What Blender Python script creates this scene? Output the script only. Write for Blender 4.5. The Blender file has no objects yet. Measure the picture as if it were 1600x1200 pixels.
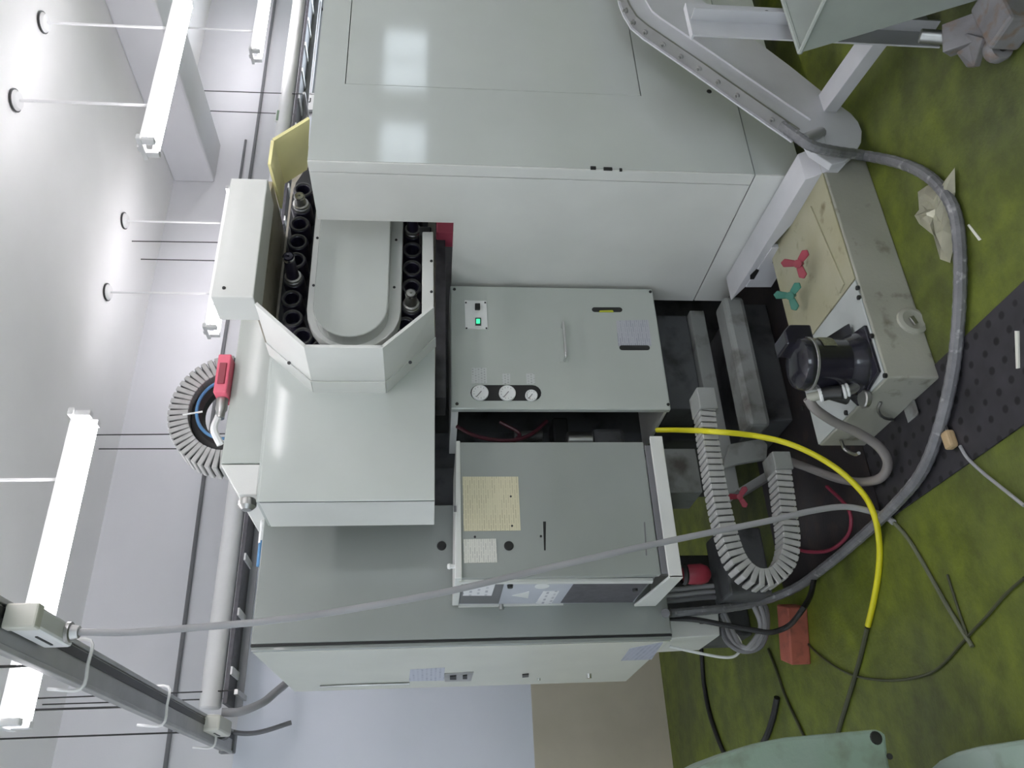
import bpy, bmesh, math, random
from mathutils import Vector, Matrix
random.seed(7)
sc = bpy.context.scene
C = sc.collection
PI = math.pi

# ------------------------------------------------------------------ camera
FPX, HEAD, PITCH, ROLL = 1276.03, math.radians(60.829), math.radians(5.698), math.radians(.2945)
EYE = Vector((0, 0, 1.55))
def _basis():
    ct, st = math.cos(HEAD), math.sin(HEAD)
    m = Matrix(((st, -ct, 0), (0, 0, -1), (ct, st, 0)))
    cp, sp = math.cos(PITCH), math.sin(PITCH)
    p = Matrix(((1, 0, 0), (0, cp, -sp), (0, sp, cp)))
    cr, sr = math.cos(ROLL), math.sin(ROLL)
    r = Matrix(((cr, -sr, 0), (sr, cr, 0), (0, 0, 1)))
    return r @ p @ m
RIGHT, DOWN, FWD = _basis()                 # rows: right, down, forward of the upright view
cam = bpy.data.cameras.new('camera'); camo = bpy.data.objects.new('camera', cam); C.objects.link(camo)
cam.sensor_width = 36; cam.lens = FPX / 1600 * 36; cam.clip_start = .02; cam.clip_end = 60
# the camera was held turned on its side: up in the room is left in the frame
camo.matrix_world = Matrix(((DOWN.x, RIGHT.x, -FWD.x, EYE.x), (DOWN.y, RIGHT.y, -FWD.y, EYE.y), (DOWN.z, RIGHT.z, -FWD.z, EYE.z), (0, 0, 0, 1)))
sc.camera = camo

# ------------------------------------------------------------------ light
LAMP_E, WINDOW_E = 13.0, 4.5
world = bpy.data.worlds.new('world'); sc.world = world; world.use_nodes = True
world.node_tree.nodes['Background'].inputs[0].default_value = (.72, .8, .95, 1)
world.node_tree.nodes['Background'].inputs[1].default_value = .1
vs = sc.view_settings
vs.view_transform = 'Standard'; vs.look = 'None'; vs.gamma = 1; vs.use_curve_mapping = False
vs.exposure = 0.42

# ------------------------------------------------------------------ survey: a sight line met with a plane of the room
def at(x, y, X=None, Y=None, Z=None):
    d = RIGHT * ((600 - y) / FPX) + DOWN * ((x - 800) / FPX) + FWD
    if X is not None: t = (X - EYE.x) / d.x
    elif Y is not None: t = (Y - EYE.y) / d.y
    else: t = (Z - EYE.z) / d.z
    return EYE + d * t

# ------------------------------------------------------------------ materials
def _nodes(name):
    m = bpy.data.materials.new(name); m.use_nodes = True
    nt = m.node_tree; b = nt.nodes['Principled BSDF']
    return m, nt, b
def mat(name, col, rough=.5, metal=0, var=.06, scale=6, bump=0, bscale=60, coat=0, emit=None, estr=0, spec=None):
    m, nt, b = _nodes(name)
    b.inputs['Roughness'].default_value = rough; b.inputs['Metallic'].default_value = metal
    if coat: b.inputs['Coat Weight'].default_value = coat; b.inputs['Coat Roughness'].default_value = .07
    if spec is not None: b.inputs['Specular IOR Level'].default_value = spec
    tc = nt.nodes.new('ShaderNodeTexCoord')
    n = nt.nodes.new('ShaderNodeTexNoise'); n.inputs['Scale'].default_value = scale; n.inputs['Detail'].default_value = 5
    nt.links.new(tc.outputs['Object'], n.inputs['Vector'])
    r = nt.nodes.new('ShaderNodeValToRGB')
    a = [max(0, c * (1 - var)) for c in col]; z = [min(1, c * (1 + var)) for c in col]
    r.color_ramp.elements[0].position = .35; r.color_ramp.elements[1].position = .65
    r.color_ramp.elements[0].color = (*a, 1); r.color_ramp.elements[1].color = (*z, 1)
    nt.links.new(n.outputs['Fac'], r.inputs['Fac']); nt.links.new(r.outputs['Color'], b.inputs['Base Color'])
    if bump:
        n2 = nt.nodes.new('ShaderNodeTexNoise'); n2.inputs['Scale'].default_value = bscale; n2.inputs['Detail'].default_value = 4
        nt.links.new(tc.outputs['Object'], n2.inputs['Vector'])
        bp = nt.nodes.new('ShaderNodeBump'); bp.inputs['Strength'].default_value = bump; bp.inputs['Distance'].default_value = .01
        nt.links.new(n2.outputs['Fac'], bp.inputs['Height']); nt.links.new(bp.outputs['Normal'], b.inputs['Normal'])
    if emit:
        b.inputs['Emission Color'].default_value = (*emit, 1); b.inputs['Emission Strength'].default_value = estr
    return m
def stained(name, c1, c2, c3, rough=.6, s1=2.5, s2=14, lo=.42, hi=.62, bump=.15):
    """paint c1 clouded with c2, with specks and streaks of dirt c3"""
    m, nt, b = _nodes(name); b.inputs['Roughness'].default_value = rough
    tc = nt.nodes.new('ShaderNodeTexCoord')
    def noise(s, d=6):
        n = nt.nodes.new('ShaderNodeTexNoise'); n.inputs['Scale'].default_value = s; n.inputs['Detail'].default_value = d
        nt.links.new(tc.outputs['Object'], n.inputs['Vector']); return n
    def ramp(src, p0, p1):
        r = nt.nodes.new('ShaderNodeValToRGB'); r.color_ramp.elements[0].position = p0; r.color_ramp.elements[1].position = p1
        nt.links.new(src.outputs['Fac'], r.inputs['Fac']); return r
    def mix(f, a, bcol):
        x = nt.nodes.new('ShaderNodeMix'); x.data_type = 'RGBA'
        nt.links.new(f.outputs['Color'], x.inputs['Factor'])
        if hasattr(a, 'outputs'): nt.links.new(a.outputs['Result'], x.inputs['A'])
        else: x.inputs['A'].default_value = (*a, 1)
        x.inputs['B'].default_value = (*bcol, 1); return x
    m1 = mix(ramp(noise(s1), .35, .7), c1, c2)
    m2 = mix(ramp(noise(s2), lo + .1, hi + .12), m1, c3)
    nt.links.new(m2.outputs['Result'], b.inputs['Base Color'])
    bp = nt.nodes.new('ShaderNodeBump'); bp.inputs['Strength'].default_value = bump; bp.inputs['Distance'].default_value = .004
    nt.links.new(noise(90).outputs['Fac'], bp.inputs['Height']); nt.links.new(bp.outputs['Normal'], b.inputs['Normal'])
    return m
def printed(name, paper, ink, axis, row=.012, word=.03, gap=.35, cover=.55):
    """flat print: rows of small illegible marks on paper; axis is the plane's normal"""
    m, nt, b = _nodes(name); b.inputs['Roughness'].default_value = .55
    tc = nt.nodes.new('ShaderNodeTexCoord'); s = nt.nodes.new('ShaderNodeSeparateXYZ'); cb = nt.nodes.new('ShaderNodeCombineXYZ')
    nt.links.new(tc.outputs['Object'], s.inputs[0])
    nt.links.new(s.outputs['Y' if axis == 'X' else 'X'], cb.inputs[0]); nt.links.new(s.outputs['Z'], cb.inputs[1])
    k = nt.nodes.new('ShaderNodeTexBrick'); k.inputs['Scale'].default_value = 1
    k.inputs['Brick Width'].default_value = word; k.inputs['Row Height'].default_value = row
    k.inputs['Mortar Size'].default_value = row * gap; k.inputs['Mortar Smooth'].default_value = .3; k.inputs['Bias'].default_value = cover - .5
    k.inputs['Color1'].default_value = (*ink, 1); k.inputs['Color2'].default_value = (*[p * .8 + i * .2 for p, i in zip(paper, ink)], 1)
    k.inputs['Mortar'].default_value = (*paper, 1)
    nt.links.new(cb.outputs[0], k.inputs['Vector']); nt.links.new(k.outputs['Color'], b.inputs['Base Color'])
    return m
def floor_mat():
    m, nt, b = _nodes('green epoxy floor paint')
    tc = nt.nodes.new('ShaderNodeTexCoord')
    def noise(s, d=6):
        n = nt.nodes.new('ShaderNodeTexNoise'); n.inputs['Scale'].default_value = s; n.inputs['Detail'].default_value = d; n.inputs['Roughness'].default_value = .65
        nt.links.new(tc.outputs['Object'], n.inputs['Vector']); return n
    def ramp(n, p0, c0, p1, c1):
        r = nt.nodes.new('ShaderNodeValToRGB'); e = r.color_ramp.elements
        e[0].position = p0; e[0].color = (*c0, 1); e[1].position = p1; e[1].color = (*c1, 1)
        nt.links.new(n.outputs['Fac'], r.inputs['Fac']); return r
    a = ramp(noise(1.1), .35, (.155, .195, .012), .68, (.075, .088, .034))        # sound paint / worn, greyed paint
    w = ramp(noise(9, 9), .38, (.55, .55, .5), .62, (1.1, 1.1, 1.0))
    x = nt.nodes.new('ShaderNodeMix'); x.data_type = 'RGBA'; x.blend_type = 'MULTIPLY'; x.inputs['Factor'].default_value = .75
    nt.links.new(a.outputs['Color'], x.inputs['A']); nt.links.new(w.outputs['Color'], x.inputs['B'])
    nt.links.new(x.outputs['Result'], b.inputs['Base Color'])
    b.inputs['Roughness'].default_value = .55
    bp = nt.nodes.new('ShaderNodeBump'); bp.inputs['Strength'].default_value = .35; bp.inputs['Distance'].default_value = .006
    nt.links.new(noise(70).outputs['Fac'], bp.inputs['Height']); nt.links.new(bp.outputs['Normal'], b.inputs['Normal'])
    return m
def mat_dots():
    """black rubber mat with small round holes"""
    m, nt, b = _nodes('black rubber mat'); b.inputs['Roughness'].default_value = .6
    tc = nt.nodes.new('ShaderNodeTexCoord'); v = nt.nodes.new('ShaderNodeTexVoronoi')
    v.inputs['Scale'].default_value = 17; v.inputs['Randomness'].default_value = .25
    nt.links.new(tc.outputs['Object'], v.inputs['Vector'])
    r = nt.nodes.new('ShaderNodeValToRGB'); e = r.color_ramp.elements
    e[0].position = .16; e[0].color = (.008, .008, .01, 1); e[1].position = .24; e[1].color = (.05, .047, .056, 1)
    nt.links.new(v.outputs['Distance'], r.inputs['Fac'])
    n = nt.nodes.new('ShaderNodeTexNoise'); n.inputs['Scale'].default_value = 12; n.inputs['Detail'].default_value = 8
    nt.links.new(tc.outputs['Object'], n.inputs['Vector'])
    x = nt.nodes.new('ShaderNodeMix'); x.data_type = 'RGBA'; x.blend_type = 'MULTIPLY'; x.inputs['Factor'].default_value = .8
    nt.links.new(r.outputs['Color'], x.inputs['A']); nt.links.new(n.outputs['Fac'], x.inputs['B'])
    nt.links.new(x.outputs['Result'], b.inputs['Base Color'])
    bp = nt.nodes.new('ShaderNodeBump'); bp.inputs['Strength'].default_value = .5; bp.inputs['Distance'].default_value = .004
    nt.links.new(r.outputs['Color'], bp.inputs['Height']); nt.links.new(bp.outputs['Normal'], b.inputs['Normal'])
    return m
def emitter(name, col, s):
    m, nt, b = _nodes(name); b.inputs['Base Color'].default_value = (*col, 1)
    b.inputs['Emission Color'].default_value = (*col, 1); b.inputs['Emission Strength'].default_value = s
    return m

M = dict(
    paint=mat('pale grey green machine paint', (.53, .565, .535), .4, var=.03, scale=3, bump=.008, bscale=30, coat=1.0),
    paint2=mat('mid grey green machine paint', (.455, .49, .455), .42, var=.03, scale=3, bump=.015, bscale=40, coat=.5),
    paint3=mat('darker grey cabinet paint', (.30, .325, .305), .42, var=.03, scale=3, bump=.012, bscale=40, coat=1.0),
    white=mat('warm white machine paint', (.70, .71, .68), .38, var=.03, scale=4, bump=.03, bscale=160, coat=.1),
    cream=mat('cream cabinet door paint', (.60, .61, .55), .4, var=.03, scale=4, bump=.03, bscale=160),
    yellow=mat('cream paint with yellow bounce light', (.85, .78, .38), .4, var=.06, scale=5),  # yellow bounce light put into the colour of the right hood side
    conv=mat('white grey conveyor paint', (.56, .565, .59), .45, var=.05, scale=5, bump=.04),
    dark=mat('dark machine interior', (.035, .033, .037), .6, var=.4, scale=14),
    casting=stained('grey iron casting paint', (.30, .31, .30), (.22, .23, .22), (.10, .09, .08), .5, 3, 9),
    cast_d=stained('dark grey casting paint', (.10, .105, .11), (.07, .07, .075), (.03, .03, .03), .55, 3, 9),
    tank=stained('soiled beige tank paint', (.40, .40, .34), (.32, .32, .27), (.13, .12, .08), .5, 3.5, 13, .5, .64),
    tankstain=stained('yellow stained tank lid', (.40, .39, .28), (.34, .32, .20), (.16, .14, .07), .45, 5, 15, .5, .66),
    tankl=mat('pale grey lid paint', (.44, .47, .46), .4, var=.05),
    black=mat('black plastic', (.012, .012, .014), .4, var=.3),
    motor=mat('black motor enamel', (.014, .013, .022), .25, var=.2, coat=.5),
    rubber=mat('black rubber', (.012, .012, .012), .55, var=.3),
    pot=mat('blue black tool pot plastic', (.016, .014, .03), .3, var=.3),
    steel=mat('bright steel', (.75, .75, .75), .22, 1, var=.05),
    zinc=mat('dull zinc steel', (.45, .45, .44), .4, 1, var=.1),
    alu=mat('grey aluminium', (.40, .40, .40), .4, .8, var=.08),
    screw=mat('dark screw steel', (.05, .05, .05), .4, .6, var=.2),
    lampw=mat('white lamp enamel', (.8, .8, .8), .4, var=.02),
    plasticw=mat('ivory plastic', (.68, .67, .60), .4, var=.04),
    label=mat('white label', (.78, .79, .78), .5, var=.03),
    chain=mat('grey plastic chain link', (.38, .38, .37), .35, var=.08, scale=20),
    chain_d=mat('dark chain joint', (.05, .05, .05), .5, var=.2),
    red=mat('red plastic', (.26, .025, .045), .45, var=.15),
    redp=mat('pinkish red paint', (.75, .13, .20), .45, var=.08),
    green=mat('green plastic', (.03, .16, .115), .45, var=.15),
    yel=mat('yellow rubber hose', (.72, .66, .02), .4, var=.05),
    cable=mat('pale grey cable sheath', (.34, .34, .35), .45, var=.06),
    cable_d=mat('dark grey cable sheath', (.05, .05, .045), .5, var=.15),
    olive=mat('olive dark cable', (.055, .06, .03), .5, var=.2),
    cable_o=mat('grey olive cable sheath', (.115, .125, .08), .5, var=.15),
    blue=mat('blue air hose', (.08, .22, .42), .4, var=.1),
    tape=stained('silver taped hose', (.20, .20, .21), (.13, .13, .14), (.42, .42, .42), .38, 16, 30, .5, .62, .5),
    taped=mat('black corrugated hose', (.03, .03, .034), .45, var=.3, scale=30),
    hose=mat('grey vinyl hose', (.24, .22, .21), .45, var=.1),
    brick=stained('red brown block paint', (.42, .12, .08), (.33, .09, .06), (.2, .07, .05), .7, 7, 20),
    paper=mat('crumpled off white paper', (.62, .61, .48), .8, var=.08, scale=14),
    stick=mat('off white strip', (.7, .7, .62), .6, var=.05),
    plug=mat('tan plastic plug', (.50, .36, .20), .5, var=.1),
    mgreen=stained('pale green machine enamel', (.28, .38, .30), (.33, .40, .36), (.2, .24, .18), .35, 4, 12),
    bin=mat('grey green bin paint', (.30, .33, .30), .45, var=.06, scale=7),
    caster=stained('grimy grey caster steel', (.24, .235, .245), (.16, .15, .155), (.2, .13, .09), .5, 10, 30),
    ceil=mat('white ceiling board', (.9, .9, .9), .85, var=.02, scale=2),
    wall=mat('white plaster', (.70, .70, .725), .85, var=.025, scale=2, bump=.05, bscale=120),
    wallb=mat('wall white tinted with daylight', (.72, .745, .82), .7, var=.02, scale=2),  # daylight on the lower wall put into this colour
    dado=mat('tan wainscot paint', (.52, .47, .375), .65, var=.06, scale=3, bump=.05),
    floor=floor_mat(), mat=mat_dots(),
    tube=emitter('fluorescent tube', (1.0, .965, 1.0), LAMP_E),
    sky=emitter('daylight in the window panes', (.80, .90, 1.0), WINDOW_E),
    ledg=emitter('lit green lamp', (.05, .75, .35), .8),
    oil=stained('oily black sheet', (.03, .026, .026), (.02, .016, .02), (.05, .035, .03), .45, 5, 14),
    beige=stained('oily beige inner panel', (.40, .37, .31), (.34, .31, .25), (.2, .17, .1), .45, 4, 12),
    pY1=printed('yellowed instruction sheet', (.66, .62, .44), (.47, .43, .29), 'Y', .0085, .04, .35),
    pY2=printed('white data plate', (.70, .70, .64), (.45, .45, .42), 'Y', .008, .03, .35),
    pY3=printed('pale lilac notice', (.47, .48, .52), (.30, .31, .37), 'Y', .009, .05, .35),
    pY4=printed('small white tag', (.56, .58, .57), (.33, .35, .34), 'Y', .012, .012, .3),
    pX1=printed('pale blue warning sticker', (.52, .54, .62), (.36, .38, .47), 'X', .02, .06, .35),
    pX2=printed('white sticker', (.8, .8, .82), (.45, .45, .5), 'X', .03, .05, .4, .3),
    pX3=printed('lilac cabinet sticker', (.44, .46, .55), (.33, .35, .44), 'X', .02, .08, .3),
    plateg=mat('grey name plate', (.52, .54, .60), .4, var=.03),
    dplate=mat('dark grey vent plate', (.10, .095, .11), .5, var=.15, scale=30),
    dgrey=mat('plain dark grey', (.17, .17, .18), .5, var=.05),  # one even dark grey shared by cables, caps and plates
    mot_lab=mat('motor rating label', (.33, .34, .22), .5, var=.25, scale=60),
    needle=mat('gauge needle', (.25, .25, .25), .5),
    amber=mat('yellow green oil', (.55, .58, .06), .2, var=.08),
)

# ------------------------------------------------------------------ mesh helpers
def off(p):
    v = Vector((0, 0, 0))
    while p is not None: v += p.location; p = p.parent
    return v
def link(name, me, m, parent=None, smooth=False):
    o = bpy.data.objects.new(name, me); C.objects.link(o)
    if m is not None: me.materials.append(M[m] if isinstance(m, str) else m)
    if smooth:
        me.polygons.foreach_set('use_smooth', [True] * len(me.polygons))
        try: me.set_sharp_from_angle(angle=math.radians(40))
        except Exception: pass
    if parent is not None:
        me.transform(Matrix.Translation(-off(parent))); o.parent = parent
    return o
def fin(name, bm, m, parent=None, smooth=False):
    bmesh.ops.recalc_face_normals(bm, faces=bm.faces)
    me = bpy.data.meshes.new(name); bm.to_mesh(me); bm.free()
    return link(name, me, m, parent, smooth)
def bev(bm, w, seg=2):
    if w: bmesh.ops.bevel(bm, geom=list(bm.edges), offset=w, segments=seg, affect='EDGES', profile=.5, clamp_overlap=True)
def abox(bm, x0, x1, y0, y1, z0, z1):
    r = bmesh.ops.create_cube(bm, size=1)
    for v in r['verts']:
        v.co = Vector((x0 + (v.co.x + .5) * (x1 - x0), y0 + (v.co.y + .5) * (y1 - y0), z0 + (v.co.z + .5) * (z1 - z0)))
    return r['verts']
def box(name, x0, x1, y0, y1, z0, z1, m, parent=None, b=.004):
    bm = bmesh.new(); abox(bm, x0, x1, y0, y1, z0, z1); bev(bm, b)
    return fin(name, bm, m, parent)
def poly(name, pts, vec, m, parent=None, b=0, smooth=False):
    """closed polygon of 3D points extruded along vec"""
    bm = bmesh.new(); vec = Vector(vec)
    a = [bm.verts.new(Vector(p)) for p in pts]; z = [bm.verts.new(Vector(p) + vec) for p in pts]
    bm.faces.new(a); bm.faces.new(z[::-1]); n = len(a)
    for i in range(n): bm.faces.new((a[i], z[i], z[(i + 1) % n], a[(i + 1) % n]))
    bmesh.ops.recalc_face_normals(bm, faces=bm.faces)
    bev(bm, b)
    return fin(name, bm, m, parent, smooth)
def ring_poly(name, outer, inner, vec, m, parent=None):
    """plate with a hole: outer and inner loops hold the same number of points"""
    bm = bmesh.new(); vec = Vector(vec); n = len(outer)
    L = [[bm.verts.new(Vector(p)) for p in lp] for lp in (outer, inner)] + [[bm.verts.new(Vector(p) + vec) for p in lp] for lp in (outer, inner)]
    for i in range(n):
        j = (i + 1) % n
        bm.faces.new((L[0][i], L[0][j], L[1][j], L[1][i])); bm.faces.new((L[2][i], L[3][i], L[3][j], L[2][j]))
        bm.faces.new((L[0][i], L[2][i], L[2][j], L[0][j])); bm.faces.new((L[1][i], L[1][j], L[3][j], L[3][i]))
    return fin(name, bm, m, parent)
def frame_of(d):
    d = Vector(d).normalized(); u = Vector((0, 0, 1)) if abs(d.z) < .9 else Vector((1, 0, 0))
    a = d.cross(u).normalized(); return d, a, d.cross(a).normalized()
def lathe(name, p, d, prof, m, parent=None, n=20, smooth=True):
    """profile [(radius, distance along d)] turned about the axis from p"""
    p = Vector(p); d, a, b = frame_of(d); bm = bmesh.new(); rings = []
    for r, h in prof:
        if r <= 1e-6: rings.append([bm.verts.new(p + d * h)])
        else: rings.append([bm.verts.new(p + d * h + (a * math.cos(2 * PI * i / n) + b * math.sin(2 * PI * i / n)) * r) for i in range(n)])
    for R, S in zip(rings, rings[1:]):
        for i in range(n):
            j = (i + 1) % n
            if len(R) == 1 and len(S) == 1: continue
            if len(R) == 1: bm.faces.new((R[0], S[i], S[j]))
            elif len(S) == 1: bm.faces.new((R[i], S[0], R[j]))
            else: bm.faces.new((R[i], S[i], S[j], R[j]))
    return fin(name, bm, m, parent, smooth)
def cyl(name, p, q, r, m, parent=None, n=16, b=0):
    p, q = Vector(p), Vector(q); h = (q - p).length
    b = min(b or r * .12, h * .3)
    return lathe(name, p, q - p, [(0, 0), (r - b, 0), (r, b), (r, h - b), (r - b, h), (0, h)], m, parent, n)
def smoothpath(pts, k=6):
    pts = [Vector(p) for p in pts]; out = []
    P = [pts[0] * 2 - pts[1]] + pts + [pts[-1] * 2 - pts[-2]]
    for i in range(1, len(P) - 2):
        a, b, c, d = P[i - 1:i + 3]
        for s in range(k):
            t = s / k
            out.append(.5 * ((2 * b) + (c - a) * t + (2 * a - 5 * b + 4 * c - d) * t * t + (3 * b - a - 3 * c + d) * t ** 3))
    out.append(pts[-1]); return out
def tube(name, pts, r, m, parent=None, n=8, k=6, ridges=0):
    P = smoothpath(pts, k) if k > 1 else [Vector(p) for p in pts]
    bm = bmesh.new(); rings = []; prev = None
    for i, p in enumerate(P):
        d = (P[min(i + 1, len(P) - 1)] - P[max(i - 1, 0)]).normalized()
        if prev is None: a = frame_of(d)[1]
        else:
            a = (prev - d * prev.dot(d))
            a = a.normalized() if a.length > 1e-6 else frame_of(d)[1]
        prev = a; b = d.cross(a); rr = r * (1 + (ridges if i % 2 else -ridges))
        rings.append([bm.verts.new(p + (a * math.cos(2 * PI * j / n) + b * math.sin(2 * PI * j / n)) * rr) for j in range(n)])
    for R, S in zip(rings, rings[1:]):
        for j in range(n): bm.faces.new((R[j], R[(j + 1) % n], S[(j + 1) % n], S[j]))
    bm.faces.new(rings[0][::-1]); bm.faces.new(rings[-1])
    return fin(name, bm, m, parent, not ridges)
def put(name, px, plane, val, th, m, parent=None, b=0):
    """flat piece on a wall of a thing: px are surveyed corner points on the plane, th its thickness towards the room"""
    pts = [at(x, y, **{plane: val}) for x, y in px]
    vec = Vector((-th, 0, 0)) if plane == 'X' else Vector((0, -th, 0)) if plane == 'Y' else Vector((0, 0, th))
    return poly(name, pts, vec, m, parent, b)
def stad(cx0, cx1, cz, r, n=12):
    """stadium outline in x,z"""
    out = [(cx1 + r * math.cos(a), cz + r * math.sin(a)) for a in [(-PI / 2 + PI * i / n) for i in range(n + 1)]]
    out += [(cx0 + r * math.cos(a), cz + r * math.sin(a)) for a in [(PI / 2 + PI * i / n) for i in range(n + 1)]]
    return out
def slotY(name, a, b, r, Y, th, m, parent):
    """rounded slot lying between two points on a plane facing -y"""
    a, b = Vector((a[0], 0, a[1])), Vector((b[0], 0, b[1])); d = (b - a).normalized(); n = Vector((-d.z, 0, d.x)); pts = []
    for i in range(9):
        t = -PI / 2 + PI * i / 8; p = b + (d * math.cos(t) + n * math.sin(t)) * r; pts.append((p.x, Y, p.z))
    for i in range(9):
        t = PI / 2 + PI * i / 8; p = a + (d * math.cos(t) + n * math.sin(t)) * r; pts.append((p.x, Y, p.z))
    return poly(name, pts, (0, -th, 0), m, parent)
def screwY(px, Y, r, parent, name='screw', m='screw'):
    p = at(*px, Y=Y); return lathe(name, p, (0, -1, 0), [(0, .004), (r * .8, .004), (r, .001), (r, -.002)], m, parent, 10)
def tag(o, label, cat, group=None):
    o['label'] = label; o['category'] = cat
    if group: o['group'] = group
    return o
def thing(name, loc, label, cat, group=None):
    o = bpy.data.objects.new(name, None); C.objects.link(o); o.location = loc; o.empty_display_size = .1
    bpy.context.view_layer.update
    return tag(o, label, cat, group)
def struct(o): o['kind'] = 'structure'; return o
def dup(root, loc, label=None):
    r = root.copy(); C.objects.link(r); r.location = loc
    if label: r['label'] = label
    for ch in list(root.children):
        c = ch.copy(); C.objects.link(c); c.parent = r
        for g in list(ch.children):
            d = g.copy(); C.objects.link(d); d.parent = c
    return r

# ------------------------------------------------------------------ the room
X0, X1, Y0, Y1, ZC = -3.2, 12.0, -4.0, 5.62, 3.8
struct(box('floor', X0 - .2, X1 + .2, Y0 - .2, Y1 + .2, -.1, 0, 'floor', None, 0))
struct(box('ceiling', X0 - .2, X1 + .2, Y0 - .2, Y1 + .2, ZC, ZC + .1, 'ceil', None, 0))
struct(box('trim_1', X0, X1, Y1 - .012, Y1, 0, .885, 'dado', None, .002))
struct(box('trim_3', X0, 6.0, Y1 - .008, Y1, .885, 2.74, 'wallb', None, .002))  # thin board carrying the bluish daylight tint of the lower wall
struct(box('trim_2', 5.15, 5.6, Y0, Y1, 3.45, ZC, 'wall', None, .02))     # roof beam
struct(box('wall_right', X1, X1 + .15, Y0, Y1, 0, ZC, 'wall', None, 0))
# the wall on the left and the wall behind the photographer have windows
def wall_with_windows(name, axis, c, a0, a1, wins, n0, sg=-1):
    """wall in the plane axis=c from a0 to a1; wins are (from, to, sill, head)"""
    th = .15 * sg
    def b(nm, u0, u1, z0, z1, d0, d1, m, par=None):
        return box(nm, c + d0, c + d1, u0, u1, z0, z1, m, par, .002) if axis == 'X' else box(nm, u0, u1, c + d0, c + d1, z0, z1, m, par, .002)
    bm = bmesh.new(); edges = [a0]
    for w in wins: edges += [w[0], w[1]]
    edges.append(a1)
    def ab(u0, u1, z0, z1):
        if axis == 'X': abox(bm, c + th, c, u0, u1, z0, z1)
        else: abox(bm, u0, u1, c + th, c, z0, z1)
    for i in range(0, len(edges), 2): ab(edges[i], edges[i + 1], 0, ZC)
    for w in wins: ab(w[0], w[1], 0, w[2]); ab(w[0], w[1], w[3], ZC)
    struct(fin(name, bm, 'wall'))
    for k, w in enumerate(wins):
        fbm = bmesh.new()
        def fb(u0, u1, z0, z1):
            if axis == 'X': abox(fbm, c + sg * .1, c + sg * .04, u0, u1, z0, z1)
            else: abox(fbm, u0, u1, c + sg * .1, c + sg * .04, z0, z1)
        mid = (w[0] + w[1]) / 2
        for u in (w[0], mid - .02, w[1] - .04): fb(u, u + .04, w[2], w[3])
        for z in (w[2], w[3] - .04): fb(w[0], w[1], z, z + .04)
        f = struct(fin('window_%d' % (n0 + k), fbm, 'alu'))
        for u0, u1 in ((w[0] + .04, mid - .02), (mid + .02, w[1] - .04)):
            b('pane', u0, u1, w[2] + .04, w[3] - .04, sg * .08, sg * .07, 'sky', f)
wall_with_windows('wall_left', 'X', X0, Y0, Y1, [(-1.6, -.1, 1.8, 2.7), (1.1, 2.6, 1.8, 2.7), (3.5, 5.0, 1.8, 2.7)], 1)
wall_with_windows('wall_front', 'Y', Y0, X0, X1, [(-2.0, 0.0, 1.0, 2.5), (7.6, 9.0, 1.6, 2.3), (9.6, 11.0, 1.6, 2.3)], 4)

wall_with_windows('wall_back', 'Y', Y1, X0 - .2, X1 + .2, [(6.32, 8.9, 1.0, 2.70)], 7, 1)

# ------------------------------------------------------------------ hung fluorescent lamps
def make_lamp(x, y, label):
    L = 1.27; z = 3.07
    t = thing('fluorescent_lamp', (x, y, z), label, 'ceiling lamp', 'hung twin tube lamps')
    poly('housing', [(x, y - .018, z + .03), (x, y - .024, z + .004), (x, y + .024, z + .004), (x, y + .018, z + .03)], (L, 0, 0), 'lampw', t, .002)
    for q in (x, x + L - .034): box('end_cap', q, q + .034, y - .08, y + .08, z - .004, z + .02, 'lampw', t, .003)
    for s in (-1, 1):
        cyl('tube', (x + .035, y + s * .046, z - .045), (x + L - .035, y + s * .046, z - .045), .019, 'tube', t, 12)
        for q in (x + .006, x + L - .03):
            box('socket', q, q + .026, y + s * .046 - .018, y + s * .046 + .018, z - .068, z + .004, 'lampw', t, .003)
    for q in (x + .33, x + .97):
        cyl('drop_pipe', (q, y, z + .028), (q, y, ZC), .008, 'lampw', t, 8)
        lathe('ceiling_rose', (q, y, ZC), (0, 0, -1), [(.05, 0), (.056, .004), (.056, .016), (.045, .03), (.0, .032)], 'lampw', t, 20)
        lathe('rose_ring', (q, y, ZC - .001), (0, 0, -1), [(.0, 0), (.06, 0), (.063, .004), (.063, .012), (.056, .0125)], 'screw', t, 20)
    return t
lamp = make_lamp(.42, 3.33, 'long lit lamp crossing behind the grey rail over the cabinet')
for x, y, lb in ((3.27, 3.33, 'long lit lamp above the tall grey machine side'),
                 (6.1, 3.33, 'lit lamp of the near row farthest to the right'),
                 (3.11, 4.88, 'lit lamp partly hidden behind the top of the tool magazine'),
                 (5.9, 4.88, 'small far lit lamp near the white cable trunk'),
                 (.5, -1.9, 'lit lamp behind the photographer on the left'),
                 (3.3, -1.9, 'lit lamp behind the photographer mirrored in the magazine cover'),
                 (6.2, -1.9, 'lit lamp behind the photographer on the right'),
                 (-2.42, 3.33, 'lit lamp of the near row at the far left'),
                 (.43, 1.78, 'added fill lamp just above the upper edge of the photograph'),  # unseen row, added to brighten the ceiling
                 (1.85, 1.78, 'added fill lamp right over the front of the tool magazine, outside the photograph'),  # out of view, added between the lamp columns to lift the ceiling
                 (3.27, 1.78, 'added fill lamp above the front of the machine, outside the photograph'),  # same added row, out of view
                 (-2.4, .1, 'added fill lamp over the left windows'), (.43, .1, 'added fill lamp right above the photographer'),  # unseen row, added to light the machine fronts
                 (3.27, .1, 'added fill lamp to the right of the photographer'), (6.1, 1.78, 'added fill lamp over the right part of the machine')):  # both added as fill, out of view
    dup(lamp, (x, y, 3.07), lb)

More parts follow.
